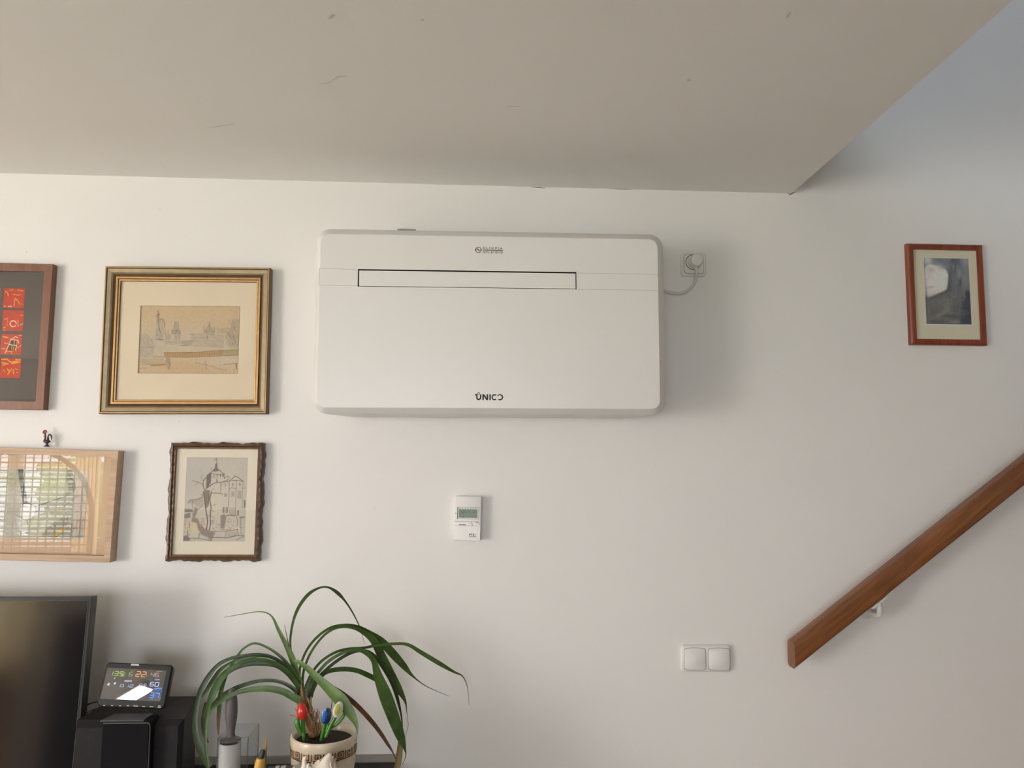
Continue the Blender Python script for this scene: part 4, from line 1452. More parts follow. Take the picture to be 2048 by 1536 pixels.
lin = lambda p, w, c=G3, a=0.85: cv.line(mp(p), w, c, a)
wsh([(180, 500), (240, 500), (245, 640), (270, 760), (285, 850), (235, 850), (215, 720), (195, 600)], G3, 0.8)
wsh([(690, 510), (740, 505), (760, 600), (780, 700), (740, 760), (700, 790), (670, 780), (700, 690), (680, 620)], G1, 0.75)
wsh([(290, 870), (360, 885), (370, 930), (340, 1000), (280, 1030), (210, 980), (210, 900)], (206, 198, 186), 0.8)
lin([(230, 860), (290, 850), (360, 885), (460, 855), (560, 820), (680, 780)], 2.0)
lin([(365, 890), (372, 935), (335, 1005), (275, 1030)], 1.3, G3, 0.6)
lin([(160, 970), (220, 1000), (280, 1040), (285, 1100)], 2.2, G1, 0.8)
wsh([(160, 980), (250, 1020), (290, 1080), (270, 1170), (215, 1150), (180, 1080)], (200, 196, 190), 0.8)
lin([(215, 1165), (275, 1160)], 2.5, G3, 0.7)
wsh([(560, 830), (720, 760), (850, 760), (880, 900), (830, 1010), (760, 1060), (700, 1040), (680, 960), (720, 860)], (168, 164, 160), 0.85)
wsh([(420, 1190), (480, 1100), (620, 1010), (690, 1000), (720, 1050), (640, 1140), (580, 1200)], (140, 132, 122), 0.9)
wsh([(540, 1180), (600, 1130), (680, 1090), (640, 1150), (580, 1195)], (196, 140, 50), 0.8, 4)
lin([(690, 980), (690, 1040), (740, 1060), (800, 1050), (850, 980), (890, 930)], 1.8, G1, 0.8)
lin([(570, 1200), (640, 1160), (700, 1090)], 3.0, G3, 0.7)
lin([(560, 870), (660, 890), (720, 830), (790, 780)], 1.6, G1, 0.7)
lin([(370, 930), (480, 890), (560, 870)], 1.3, G1, 0.5)
wsh([(720, 1060), (880, 980), (870, 1200), (600, 1205)], (138, 132, 128), 0.8, 5)
lin([(700, 560), (740, 610), (745, 700)], 2.0, G3, 0.5)
for k in range(7):
    x = -120 - k * 110
    wsh([(x, 620 + 30 * (k % 3)), (x + 80, 560), (x + 130, 800), (x + 60, 1100), (x - 20, 1000)], random.choice([G1, G2, (160, 150, 130)]), 0.5, 8)
cv.grain(0.02, 3)
cv.mesh('watercolour', planefun(P4.pl, R4[0], R4[1], R4[2], R4[3], -0.0176), M['print'], P4.th.base, P4.th.o)

# --- small grey painting in the red-brown frame
M['redframe'] = wood('red_brown_frame', rgb(108, 44, 24), rgb(146, 68, 38), 'Z', 0.38, 22, 0.1, 0.1)
P5 = Picture('framed_grey_painting', 'small grey blurred painting in a red-brown frame above the handrail', [(1815.5, 486.5), (1966.5, 489), (1976, 690.5), (1823.5, 689)], -0.018)
P5.rails([(0, -0.018, 0), (0, -0.004, 0), (0.003, -0.001, 0), (0.006, 0, 0), (0.0165, -0.001, 0), (0.0165, -0.008, 0)], 'redframe')
iu, iv = P5.w / 2 - 0.0165, P5.h / 2 - 0.0165
M['mat5'] = mat('cream_mount', rgb(224, 216, 190), 0.85)
P5.sheet('mat_board', -iu, iu, -iv, iv, -0.012, -0.0085, 'mat5')
P5.sheet('glass', -iu, iu, -iv, iv, -0.0065, -0.0052, 'glass')
cc5 = lambda x, y: (1780 + x / 6.145, 460 + y / 6.145)
R5 = P5.quad([cc5(415, 345), cc5(962, 350), cc5(1003, 1160), cc5(445, 1156)], -0.0083)
mg = 0.0018
P5.sheet('white_margin', R5[0] - mg, R5[1] + mg, R5[2] - 2 * mg, R5[3] + mg * 0.4, -0.0085, -0.0083, 'white')
cv = Canvas(140, 200, (96, 96, 98))
mp = P5.mapper(R5, -0.0083, cv, cc5)
bl = lambda x, y, rx, ry, c, a, an=0.0: cv.blob(*mp([(x, y)])[0], rx * 0.255, ry * 0.248, c, a, an)
cv.poly(mp([(415, 345), (560, 350), (740, 345), (700, 480), (560, 440), (430, 460)]), (150, 150, 154), 0.8, 14)
bl(470, 370, 60, 50, (206, 204, 206), 0.9)
bl(640, 400, 120, 60, (104, 108, 116), 0.9, 0.2)
bl(800, 380, 55, 60, (52, 56, 70), 0.95)
bl(920, 380, 60, 120, (150, 150, 154), 0.9)
bl(850, 560, 110, 190, (112, 116, 122), 0.9, -0.2)
bl(860, 560, 25, 130, (150, 152, 156), 0.7, -0.25)
bl(800, 470, 40, 110, (84, 88, 98), 0.8, 0.4)
bl(865, 640, 22, 60, (56, 60, 70), 0.8, 0.2)
bl(940, 600, 36, 130, (130, 130, 132), 0.8)
cv.poly(mp([(425, 470), (480, 420), (600, 440), (690, 490), (722, 560), (705, 690), (690, 740), (560, 800), (470, 835), (430, 800)]), (214, 206, 200), 0.97, 7)
bl(500, 490, 50, 34, (168, 162, 160), 0.8)
bl(620, 450, 60, 34, (160, 162, 166), 0.7, 0.5)
bl(470, 560, 40, 80, (196, 190, 186), 0.8)
bl(500, 705, 46, 12, (166, 158, 156), 0.8, -0.2)
bl(450, 640, 22, 90, (190, 184, 180), 0.6)
cv.line(mp([(735, 540), (735, 660), (720, 740), (620, 790), (500, 840), (440, 850)]), 7, (66, 62, 60), 0.6, 8)
bl(540, 980, 130, 150, (98, 94, 90), 0.95)
bl(720, 960, 70, 120, (126, 122, 118), 0.85)
bl(620, 880, 160, 40, (116, 112, 110), 0.6)
cv.poly(mp([(940, 740), (990, 760), (1003, 1160), (860, 1158), (880, 960), (900, 820)]), (50, 54, 66), 0.95, 9)
bl(790, 960, 60, 60, (78, 78, 80), 0.7)
bl(760, 1060, 130, 24, (72, 72, 74), 0.9, 0.1)
bl(620, 1040, 90, 24, (132, 128, 124), 0.7, -0.5)
bl(560, 1130, 130, 20, (80, 78, 78), 0.8)
bl(800, 1130, 60, 14, (140, 140, 140), 0.7)
bl(450, 860, 10, 200, (70, 68, 68), 0.5)
bl(900, 1030, 60, 26, (92, 96, 104), 0.6, -0.3)
bl(470, 1000, 26, 140, (120, 116, 112), 0.5)
for _ in range(46):
    x_, y_ = random.uniform(740, 960), random.uniform(400, 860)
    l_ = random.uniform(30, 110)
    cv.line(mp([(x_, y_), (x_ + random.uniform(-26, 6), y_ + l_)]), random.uniform(1.5, 3.5), random.choice([(150, 152, 156), (88, 92, 102), (60, 64, 74), (126, 128, 132)]), 0.28, 2.5)
for _ in range(30):
    x_, y_ = random.uniform(450, 860), random.uniform(860, 1130)
    cv.line(mp([(x_, y_), (x_ + random.uniform(30, 90), y_ + random.uniform(-40, 20))]), random.uniform(2, 5), random.choice([(124, 120, 116), (84, 82, 80), (104, 100, 96)]), 0.25, 3)
cv.a = np.clip(cv.a * 1.16, 0, 0.92)
cv.grain(0.02, 3)
cv.mesh('painting', planefun(P5.pl, R5[0], R5[1], R5[2], R5[3], -0.0081), M['print'], P5.th.base, P5.th.o)

# ------------------------------------------------------------------ cabinet with the television and the things on it
ZT = at(795, 1521, 0.0).z
XR = at(797, 1524, -0.005).x
cab_ = Thing('media_cabinet', 'black low cabinet under the television and the potted plant', 'cabinet', ((-2.0 + XR) / 2, -0.25, 0))
mb = MB()
mb.box((-2.05, -0.50, ZT - 0.03), (XR, -0.0105, ZT), bev=0.002)
cab_.part('top', mb, 'blacktop')
mb = MB()
mb.box((-2.03, -0.47, 0.06), (XR - 0.02, -0.012, ZT - 0.03))
cab_.part('body', mb, 'blacktop')
for i in range(4):
    x0 = -2.03 + i * (XR - 0.02 + 2.03) / 4
    mb = MB()
    mb.box((x0 + 0.003, -0.49, 0.07), (x0 + (XR - 0.02 + 2.03) / 4 - 0.003, -0.471, ZT - 0.035), bev=0.002)
    dr = cab_.part('door', mb, 'blacktop')
    mb = MB()
    mb.tube([(x0 + 0.05, -0.492, 0.5), (x0 + 0.05, -0.51, 0.5), (x0 + 0.05, -0.51, 0.6), (x0 + 0.05, -0.492, 0.6)], 0.004, 8)
    cab_.part('handle', mb, 'seam', dr)
for x in (-1.98, XR - 0.07):
    for y in (-0.45, -0.05):
        mb = MB()
        mb.box((x - 0.02, y - 0.02, 0), (x + 0.02, y + 0.02, 0.062))
        cab_.part('foot', mb, 'black')
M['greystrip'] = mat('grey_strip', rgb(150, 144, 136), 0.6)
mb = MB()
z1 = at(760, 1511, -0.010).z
mb.box((-2.03, -0.010, ZT - 0.03), (XR - 0.003, -0.0002, z1), bev=0.001)  # plain grey strip along the wall, just above the cabinet top
struct('wall_strip', mb, 'greystrip', 'grey strip along the wall behind the cabinet top')

# --- television
M['tvglass'] = mat('tv_screen', (0.006, 0.006, 0.008, 1), 0.10, spec=0.9)
M['tvbezel'] = mat('tv_bezel', (0.010, 0.009, 0.010, 1), 0.35)
a, b = at(184, 1193, -0.195), at(163, 1440, -0.219)
v = (a - b)
v.x = 0
v.normalize()
YT = math.radians(1.7)
n = Vector((math.sin(YT) * v.z, -math.cos(YT) * v.z, v.y))
TVW, TVH = 0.80, 0.455
_tu = Vector((math.cos(YT), math.sin(YT), 0))
tvp = Plane(a, _tu, n.cross(_tu), n)
tv = Thing('television', 'black flat television with glossy dark screen beside the black speaker', 'television', (a.x - TVW / 2, -0.2, ZT))
mb = MB()
mb.loft([[tvp.p(u, w_, d_) for u, w_ in ((-TVW, -TVH), (0, -TVH), (0, 0), (-TVW, 0))] for d_ in (-0.03, -0.0008)]
        + [[tvp.p(u, w_, 0) for u, w_ in ((-TVW + 0.0008, -TVH + 0.0008), (-0.0008, -TVH + 0.0008), (-0.0008, -0.0008), (-TVW + 0.0008, -0.0008))]], True, False, smooth=False)
o1 = [(-TVW + 0.0008, -TVH + 0.0008), (-0.0008, -TVH + 0.0008), (-0.0008, -0.0008), (-TVW + 0.0008, -0.0008)]
o2 = [(-TVW + 0.006, -TVH + 0.016), (-0.006, -TVH + 0.016), (-0.006, -0.0072), (-TVW + 0.006, -0.0072)]
mb.loft([[tvp.p(u, w_, 0) for u, w_ in o1], [tvp.p(u, w_, 0) for u, w_ in o2], [tvp.p(u, w_, -0.003) for u, w_ in o2]], False, False, smooth=False)
tv.part('housing', mb, 'tvbezel')
mb = MB()
mb.add([tvp.p(u, w_, -0.002) for u, w_ in o2], [(0, 1, 2, 3)])
tv.part('screen', mb, 'tvglass')
mb = MB()
ins = [(-TVW + 0.0085, -TVH + 0.018), (-0.0085, -TVH + 0.018), (-0.0085, -0.009), (-TVW + 0.0085, -0.009)]
stroke(mb, tvp, ins, 0.0012, -0.002, 0.0004, closed=True)
tv.part('screen_edge', mb, 'seamdark')
mb = MB()
q = tvp.p(-TVW / 2, -TVH, -0.015)
mb.box((q.x - 0.03, q.y - 0.008, ZT + 0.008), (q.x + 0.03, q.y + 0.008, q.z + 0.05))
mb.box((q.x - 0.16, q.y - 0.09, ZT), (q.x + 0.16, q.y + 0.09, ZT + 0.010), bev=0.003)
tv.part('stand', mb, 'black')

# --- black box speaker with a raised front grille
ZS = 0.995
xl, xr = at(147, 1450, -0.285).x, at(364, 1439, -0.285).x
xbr = at(395, 1392, -0.10).x
spk = Thing('speaker', 'black box speaker carrying the weather station', 'speaker', ((xl + xr) / 2, -0.19, ZT))
mb = MB()
rise = 0.004
foot = [(xl, -0.270), (xr, -0.270), (xbr, -0.10), (xl + 0.012, -0.10)]
mb.loft([[Vector((x, y, z)) for x, y in foot] for z in (ZT, ZS)], smooth=False)
spk.part('cabinet', mb, 'speaker')
mb = MB()
mb.loft([[Vector((x, -0.2702, z)) for x, z in ((xl + 0.001, ZT + 0.001), (xr - 0.001, ZT + 0.001), (xr - 0.001, ZS - 0.001), (xl + 0.001, ZS - 0.001))],
         [Vector((x, -0.285, z)) for x, z in ((xl + 0.006, ZT + 0.006), (xr - 0.008, ZT + 0.006), (xr - 0.008, ZS - 0.011), (xl + 0.006, ZS - 0.013))]], True, True, smooth=False)
spk.part('front_baffle', mb, 'speaker')
g0, g1 = at(204, 1446, -0.31).x, at(301, 1446, -0.31).x
mb = MB()
gl = rrect(g0, g1, ZT + 0.01, ZS + 0.006, 0.006, 5)
gl2 = rrect(g0 + 0.003, g1 - 0.003, ZT + 0.013, ZS + 0.001, 0.006, 5)
mb.loft([[Vector((x, y, z)) for x, z in l] for l, y in ((gl, -0.262), (gl, -0.306), (gl2, -0.312))])
spk.part('grille', mb, 'cloth')
M['trimgrey'] = mat('grey_trim', rgb(80, 78, 80), 0.4)
mb = MB()
edge = [Vector((x, -0.3085, z)) for x, z in ((g0 + 0.002, ZS + 0.0045), (g1 - 0.007, ZS + 0.0045), (g1 - 0.003, ZS + 0.002), (g1 - 0.0012, ZS - 0.006), (g1 - 0.0008, ZT + 0.02))]
mb.tube(edge, 0.0016, 8)
spk.part('grille_trim', mb, 'trimgrey')

# --- weather station on the speaker
sa, sb = at(202, 1327, -0.205), at(341, 1328, -0.205)
sc, sd = at(197, 1413, -0.236), at(338, 1418, -0.236)
v = ((sa + sb) - (sc + sd)).normalized()
u = ((sb - sa) + (sd - sc)).normalized()
n = u.cross(v)
cen = (sa + sb + sc + sd) / 4
_rz = Matrix.Rotation(math.radians(-4.6), 3, 'Z')
u, v, n = _rz @ u, _rz @ v, _rz @ n
stp = Plane(cen, u, n.cross(u), n)
SW, SH = ((sb - sa).length + (sd - sc).length) / 2, ((sa - sc).length + (sb - sd).length) / 2
stn = Thing('weather_station', 'black weather station with lit colour display leaning on a stand', 'weather station', (cen.x, -0.24, ZS))
M['stationcase'] = mat('station_case', (0.016, 0.016, 0.015, 1), 0.45, spec=0.3)
mb = MB()
ls = []
for d_, w_, r_ in ((0.010, -0.022, 0.008), (0.002, -0.019, 0.009), (0.0, -0.004, 0.009), (0.003, 0.0, 0.008)):
    ls.append([stp.p(x, y, w_) for x, y in rrect(-SW / 2 + d_, SW / 2 - d_, -SH / 2 + d_, SH / 2 - d_, r_, 6)])
mb.loft(ls)
stn.part('case', mb, 'stationcase')
c4 = lambda x, y: stp.px(190 + x / 12.05, 1310 + y / 12.05)
q = [c4(238, 320), c4(1668, 352), c4(1642, 1098), c4(195, 1080)]
RS = ((q[0][0] + q[3][0]) / 2, (q[1][0] + q[2][0]) / 2, (q[2][1] + q[3][1]) / 2, (q[0][1] + q[1][1]) / 2)
CW, CH = 300, 160
cv = Canvas(CW, CH, (9, 9, 12))


def mp(L):
    o_ = []
    for x, y in L:
        uu, vv = c4(x, y)
        o_.append(((uu - RS[0]) / (RS[1] - RS[0]) * (CW - 1), (RS[3] - vv) / (RS[3] - RS[2]) * (CH - 1)))
    return o_


def dig(text, x, y, w, h, lw, col, al=1.0, gap=0.42):
    p, p2 = mp([(x, y)])[0], mp([(x + w, y + h)])[0]
    seg7(cv, text, p[0], p[1], p2[0] - p[0], p2[1] - p[1], lw, col, al, gap)


GRN, ORG, LAV, BLU, PALE = (132, 186, 70), (216, 140, 70), (178, 186, 236), (60, 140, 236), (190, 170, 150)
cv.blob(*mp([(1470, 960)])[0], 44, 26, (14, 48, 110), 0.9)
cv.blob(*mp([(1520, 810)])[0], 26, 10, (16, 60, 130), 0.7)
dig('135', 350, 392, 66, 105, 2.6, GRN)
dig('1', 600, 410, 30, 80, 1.6, (150, 176, 84), 0.9)
dig('21', 662, 425, 52, 80, 1.8, (150, 176, 84), 0.9)
dig('5', 838, 420, 52, 90, 1.8, (150, 176, 84), 0.9)
dig('12', 800, 372, 40, 28, 1.1, (120, 150, 70), 0.7)
dig('22', 1005, 400, 68, 122, 3.2, ORG)
dig('7', 1210, 470, 30, 55, 1.5, ORG, 0.8)
dig('46', 1355, 430, 58, 95, 2.2, PALE, 0.9)
dig('60', 1340, 655, 62, 98, 3.2, LAV)
dig('0.6', 1080, 690, 46, 60, 2.2, LAV, 0.85)
dig('012', 615, 705, 66, 66, 2.2, LAV, 0.85)
dig('138', 600, 955, 64, 105, 3.2, LAV)
dig('37.6', 1335, 910, 62, 118, 3.2, BLU, gap=0.5)
for x0, y0, x1, y1, c in ((710, 608, 890, 645, (150, 150, 170)), (1435, 580, 1560, 612, (120, 130, 190)), (1425, 790, 1605, 825, (50, 120, 220)), (1480, 390, 1620, 410, (110, 100, 95)), (1330, 1058, 1410, 1068, (50, 120, 220)), (1185, 790, 1250, 806, (110, 110, 130)), (1310, 596, 1345, 606, (130, 130, 160))):
    cv.poly(mp([(x0, y0), (x1, y0), (x1, y1), (x0, y1)]), c, 0.85)
for x, y, r in ((320, 715, 7), (340, 690, 5), (478, 690, 6), (490, 672, 4), (475, 560, 4)):
    cv.blob(*mp([(x, y)])[0], r, r * 0.8, (205, 205, 225), 0.9)
ring = [(1090 + 118 * math.cos(a), 945 + 128 * math.sin(a)) for a in [2 * math.pi * k / 40 for k in range(41)]]
cv.line(mp(ring), 1.2, (58, 52, 44), 0.8)
cv.line(mp([(1020, 900), (1060, 905), (1075, 965), (1095, 925)]), 1.8, (196, 190, 170), 0.9)
cv.line(mp([(1008, 1010), (1014, 1030)]), 1.5, (170, 165, 150), 0.8)
cv.line(mp([(1500, 755), (1512, 740)]), 1.5, LAV, 0.7)
scr = cv.mesh('display', planefun(stp, RS[0], RS[1], RS[2], RS[3], 0.0004), M['screen'], stn.base, stn.o)
scr['label'] = 'lit display with green, orange and blue digits'
M['screenglass'] = glass_pane('display_cover', 1.9)
mb = MB()
mb.add([stp.p(x, y, 0.0010) for x, y in ((RS[0], RS[2]), (RS[1], RS[2]), (RS[1], RS[3]), (RS[0], RS[3]))], [(0, 1, 2, 3)])
stn.part('cover_glass', mb, 'screenglass')
M['pale_print'] = mat('pale_print', rgb(196, 194, 190), 0.6)
for x, y, w_ in ((222, 1218, 50), (412, 1222, 60), (604, 1226, 58), (795, 1224, 64), (980, 1228, 116), (1172, 1242, 72), (1360, 1246, 94), (1552, 1228, 62), (1550, 1264, 80)):
    mb = MB()
    a_, b_ = c4(x - w_ / 2, y + 8), c4(x + w_ / 2, y - 8)
    prism(mb, stp, rrect(a_[0], b_[0], a_[1], b_[1], 0.0004, 2), 0, 0.0003)
    stn.part('key_mark', mb, 'seam')
mb = MB()
a_, b_ = c4(858, 252), c4(1072, 222)
prism(mb, stp, [(a_[0], a_[1]), (b_[0], a_[1]), (b_[0] - 0.0012, b_[1]), (a_[0] + 0.0015, b_[1])], 0, 0.0003)
stn.part('maker_mark', mb, 'pale_print')
for x in (420, 1250):
    e0 = stp.p(*c4(x + 30, 1290), -0.006)
    e1 = Vector((e0.x - 0.006, -0.262, ZS + 0.009))
    mb = MB()
    mb.loft([[e0 + Vector((dx, dy, 0)) for dx, dy in ((-0.005, -0.003), (0.005, -0.003), (0.005, 0.003), (-0.005, 0.003))],
             [e1 + Vector((dx, dy, 0)) for dx, dy in ((-0.005, -0.003), (0.005, -0.003), (0.005, 0.003), (-0.005, 0.003))]], smooth=False)
    stn.part('stand_leg', mb, 'stationcase')
mb = MB()
k0, k1 = at(232, 1424, -0.262), at(297, 1426, -0.262)
mb.loft([[Vector((x, y, z)) for x, y in ((k0.x - 0.016, -0.304), (k1.x + 0.006, -0.304), (k1.x + 0.008, -0.258), (k0.x - 0.004, -0.258))] for z in (ZS + 0.0065, ZS + 0.0095)], smooth=False)
stn.part('stand_foot', mb, 'trimgrey')
mb = MB()
pth = smooth_path([tuple(at(212, 1402, -0.215)), tuple(at(190, 1404, -0.18)), tuple(at(172, 1411, -0.16)), tuple(at(150, 1430, -0.15)), tuple(at(140, 1460, -0.14))], 6)
mb.tube([Vector(p) for p in pth], 0.0022, 8)
stn.part('cable', mb, 'black')
mb = MB()
pth = smooth_path([tuple(at(200, 1416, -0.12)), tuple(at(185, 1420, -0.11)), tuple(at(168, 1430, -0.10)), tuple(at(150, 1450, -0.09))], 6)
mb.tube([Vector(p) for p in pth], 0.0014, 8)
spk.part('speaker_wire', mb, 'black')

# --- lint roller standing in a clear acrylic box
ZB = 0.985
f0, f1, b1 = atz(433, 1479, ZB), atz(499, 1472, ZB), atz(497, 1448, ZB)
yf, yb = (f0.y + f1.y) / 2, b1.y
bx0, bx1 = f0.x, f1.x
M['acrylic'] = glass_pane('clear_acrylic', 1.5, (0.93, 0.94, 0.95, 1))
M['acrylicedge'] = glass_pane('acrylic_edge', 2.4, (0.62, 0.63, 0.66, 1), 0.2)
box = Thing('acrylic_box', 'clear open acrylic box holding the lint roller', 'box', ((bx0 + bx1) / 2, (yf + yb) / 2, ZT))
tk = 0.0022
for lo, hi in (((bx0, yf, ZT), (bx1, yf + tk, ZB)), ((bx0, yb - tk, ZT), (bx1, yb, ZB)), ((bx0, yf + tk, ZT), (bx0 + tk, yb - tk, ZB)), ((bx1 - tk, yf + tk, ZT), (bx1, yb - tk, ZB)),
               ((bx0 + tk, yf + tk, ZT), (bx1 - tk, yb - tk, ZT + tk))):
    mb = MB()
    mb.box(lo, hi)
    box.part('panel', mb, 'acrylic')
mb = MB()
mb.loft([[Vector((x, y, z)) for x, y in ((bx0, yf), (bx1, yf), (bx1, yb), (bx0, yb))] for z in (ZB - 0.0004, ZB + 0.0006)]
        + [[Vector((x, y, ZB + 0.0006)) for x, y in ((bx0 + tk, yf + tk), (bx1 - tk, yf + tk), (bx1 - tk, yb - tk), (bx0 + tk, yb - tk))]], False, False, smooth=False)
for x, y in ((bx0, yf), (bx1, yf), (bx1, yb), (bx0, yb)):
    mb.box((x - 0.0009, y - 0.0009, ZT), (x + 0.0009, y + 0.0009, ZB))
box.part('polished_edges', mb, 'acrylicedge')
rc = Vector(((at(440, 1490, yf).x + at(482, 1490, yf).x) / 2 , (yf + yb) / 2 - 0.004, 0))
rr = min((at(482, 1490, rc.y).x - at(440, 1490, rc.y).x) / 2, (yb - yf) / 2 - 0.006)
rc.x = at(461, 1485, rc.y).x
zr = at(461, 1484, rc.y).z
M['rollpaper'] = mat('roller_paper', (0.62, 0.60, 0.57, 1), 0.6)
M['rollgrey'] = mat('grey_handle_plastic', rgb(88, 80, 82), 0.5)
rl = Thing('lint_roller', 'white lint roller with grey handle upright in the acrylic box', 'lint roller', (rc.x, rc.y, ZT + tk))
mb = MB()
mb.lathe((rc.x, rc.y, 0), [(rr, ZT + tk), (rr, zr), (rr - 0.0022, zr), (rr - 0.0022, zr - 0.03)], 40, cap0=True)
rl.part('adhesive_roll', mb, 'rollpaper')
mb = MB()
mb.lathe((rc.x, rc.y, 0), [(rr - 0.004, zr - 0.03), (rr - 0.004, zr - 0.006), (0.008, zr - 0.004)], 32, cap0=True, cap1=True)
rl.part('core', mb, 'dark')
mb = MB()
ht = at(464, 1376, rc.y + 0.01)
axis = [(0, zr - 0.005), (0.05, zr + 0.012), (0.10, None)]
pts, rad = [], []
bot = Vector((rc.x, rc.y, zr + 0.003))
for t, r in ((0, rr * 0.98), (0.03, rr * 0.99), (0.05, rr * 0.8), (0.08, 0.010), (0.14, 0.0085), (0.25, 0.0095), (0.4, 0.0125), (0.55, 0.0135), (0.7, 0.0130), (0.82, 0.0115), (0.9, 0.0085), (0.96, 0.0068), (0.985, 0.0060), (1.0, 0.002)):
    pts.append(bot.lerp(ht, t))
    rad.append(r)
mb.tube(pts, rad, 20)
rl.part('handle', mb, 'rollgrey')

# --- potted plant
PC = Vector((at(648.5, 1467, -0.30).x, -0.30, ZT))
RIM = at(648.5, 1466, -0.30).z
R0 = (at(715, 1467, -0.30).x - at(582, 1467, -0.30).x) / 2
M['pot'] = mat('glazed_cream_ceramic', rgb(206, 192, 168), 0.32, noise=0.04, nscale=25, coat=0.2)
M['potband'] = mat('tan_band', rgb(184, 154, 118), 0.5, noise=0.08, nscale=60)
M['potink'] = mat('dark_brown_glaze', rgb(48, 28, 16), 0.4)
M['soil'] = mat('dark_soil', rgb(40, 31, 26), 0.95, noise=0.5, nscale=120, bump=0.8, bscale=150)
pot = Thing('plant_pot', 'cream ceramic pot with brown Greek key band', 'plant pot', (PC.x, PC.y, ZT))
H = RIM - ZT
prof = [(0.0, 0.0), (0.048, 0.0), (0.052, 0.004), (0.060, 0.05), (0.0675, 0.09), (0.0715, 0.115), (R0 * 0.972, H - 0.030), (R0 * 0.968, H - 0.024), (R0 * 0.985, H - 0.021),
        (R0 * 1.0, H - 0.014), (R0 * 1.0, H - 0.006), (R0 * 0.985, H - 0.001), (R0 * 0.95, H + 0.001), (R0 * 0.90, H - 0.001), (R0 * 0.86, H - 0.006), (R0 * 0.845, H - 0.02), (R0 * 0.83, H - 0.05)]
mb = MB()
mb.lathe((PC.x, PC.y, ZT), prof, 64)
pot.part('pot_body', mb, 'pot')
mb = MB()
mb.lathe((PC.x, PC.y, ZT), [(0.0005, H - 0.010), (0.03, H - 0.011), (R0 * 0.848, H - 0.015), (R0 * 0.84, H - 0.030)], 48, cap0=True)
pot.part('soil', mb, 'soil')
zb1, zb0 = at(650, 1502, -0.3735).z, at(650, 1524.5, -0.3695).z


def rpot(z):
    h = z - ZT
    for (r0, h0), (r1, h1) in zip(prof[1:], prof[2:9]):
        if h0 <= h <= h1:
            return r0 + (r1 - r0) * (h - h0) / (h1 - h0)
    return prof[7][0]


def pp(s, t, off):
    """s = arc length along band from the front, t = 0..1 up the band"""
    z = zb0 + (zb1 - zb0) * t
    r = rpot(z) + off
    a = -math.pi / 2 + s / 0.0715
    return Vector((PC.x + r * math.cos(a), PC.y + r * math.sin(a), z))


mb = MB()
nb = 72
LB = 2 * math.pi * 0.0715
mb.loft([[pp(LB * k / nb, t, 0.0006) for k in range(nb)] for t in (0, 0.25, 0.5, 0.75, 1)], False, False)
pot.part('key_band', mb, 'potband')


def potline(mb, pts, lw):
    q = []
    for (s0, t0), (s1, t1) in zip(pts[:-1], pts[1:]):
        nseg = max(1, int(abs(s1 - s0) / 0.004))
        for k in range(nseg):
            q.append((s0 + (s1 - s0) * k / nseg, (t0 + (t1 - t0) * k / nseg) * (zb1 - zb0)))
    q.append((pts[-1][0], pts[-1][1] * (zb1 - zb0)))
    vs, fs = ribbon2(q, lw)
    mb.add([pp(s, t / (zb1 - zb0), 0.0013) for s, t in vs], fs)


mb = MB()
potline(mb, [(-LB / 2, 1.0), (LB / 2, 1.0)], 0.0022)
potline(mb, [(-LB / 2, 0.0), (LB / 2, 0.0)], 0.0022)
NU = 9
for k in range(NU):
    s0 = -0.0135 + (k - NU // 2) * LB / NU
    wd = LB / NU
    potline(mb, [(s0, 0), (s0, 1)], 0.0016)
    # two facing spirals
    A = lambda x: s0 + wd * x
    potline(mb, [(A(0.10), 0.14), (A(0.40), 0.14), (A(0.40), 0.68), (A(0.16), 0.68), (A(0.16), 0.34), (A(0.29), 0.34), (A(0.29), 0.50), (A(0.23), 0.50)], 0.0021)
    potline(mb, [(A(0.52), 0.10), (A(0.52), 0.76), (A(0.88), 0.76), (A(0.88), 0.18), (A(0.64), 0.18), (A(0.64), 0.54), (A(0.77), 0.54), (A(0.77), 0.38)], 0.0021)
pot.part('greek_key', mb, 'potink', label='dark brown Greek key line pattern')


def leafmat(name, c1, c2):
    mt = mat(name, c1, 0.4, spec=0.45)
    nt = mt.node_tree
    b_ = nt.nodes['Principled BSDF']
    b_.inputs['Subsurface Weight'].default_value = 0.0
    tc = nt.nodes.new('ShaderNodeTexCoord')
    n_ = nt.nodes.new('ShaderNodeTexNoise')
    n_.inputs['Scale'].default_value = 30
    n_.inputs['Detail'].default_value = 3
    nt.links.new(tc.outputs['Object'], n_.inputs['Vector'])
    r_ = nt.nodes.new('ShaderNodeValToRGB')
    r_.color_ramp.elements[0].position = 0.35
    r_.color_ramp.elements[1].position = 0.68
    r_.color_ramp.elements[0].color = c1
    r_.color_ramp.elements[1].color = c2
    nt.links.new(n_.outputs['Fac'], r_.inputs['Fac'])
    nt.links.new(r_.outputs['Color'], b_.inputs['Base Color'])
    return mt


M['leafd'] = leafmat('dark_leaf', rgb(44, 58, 36), rgb(62, 80, 46))
M['leafm'] = leafmat('green_leaf', rgb(58, 84, 36), rgb(80, 106, 50))
M['leafl'] = leafmat('light_leaf', rgb(84, 112, 52), rgb(110, 136, 68))
M['leafb'] = leafmat('brown_leaf', rgb(92, 62, 42), rgb(122, 88, 60))
M['leafy'] = leafmat('yellowed_leaf', rgb(128, 104, 44), rgb(112, 116, 52))
plant = Thing('dracaena_plant', 'arching green houseplant with long strap leaves in the ceramic pot', 'plant', (PC.x, PC.y, RIM - 0.012))


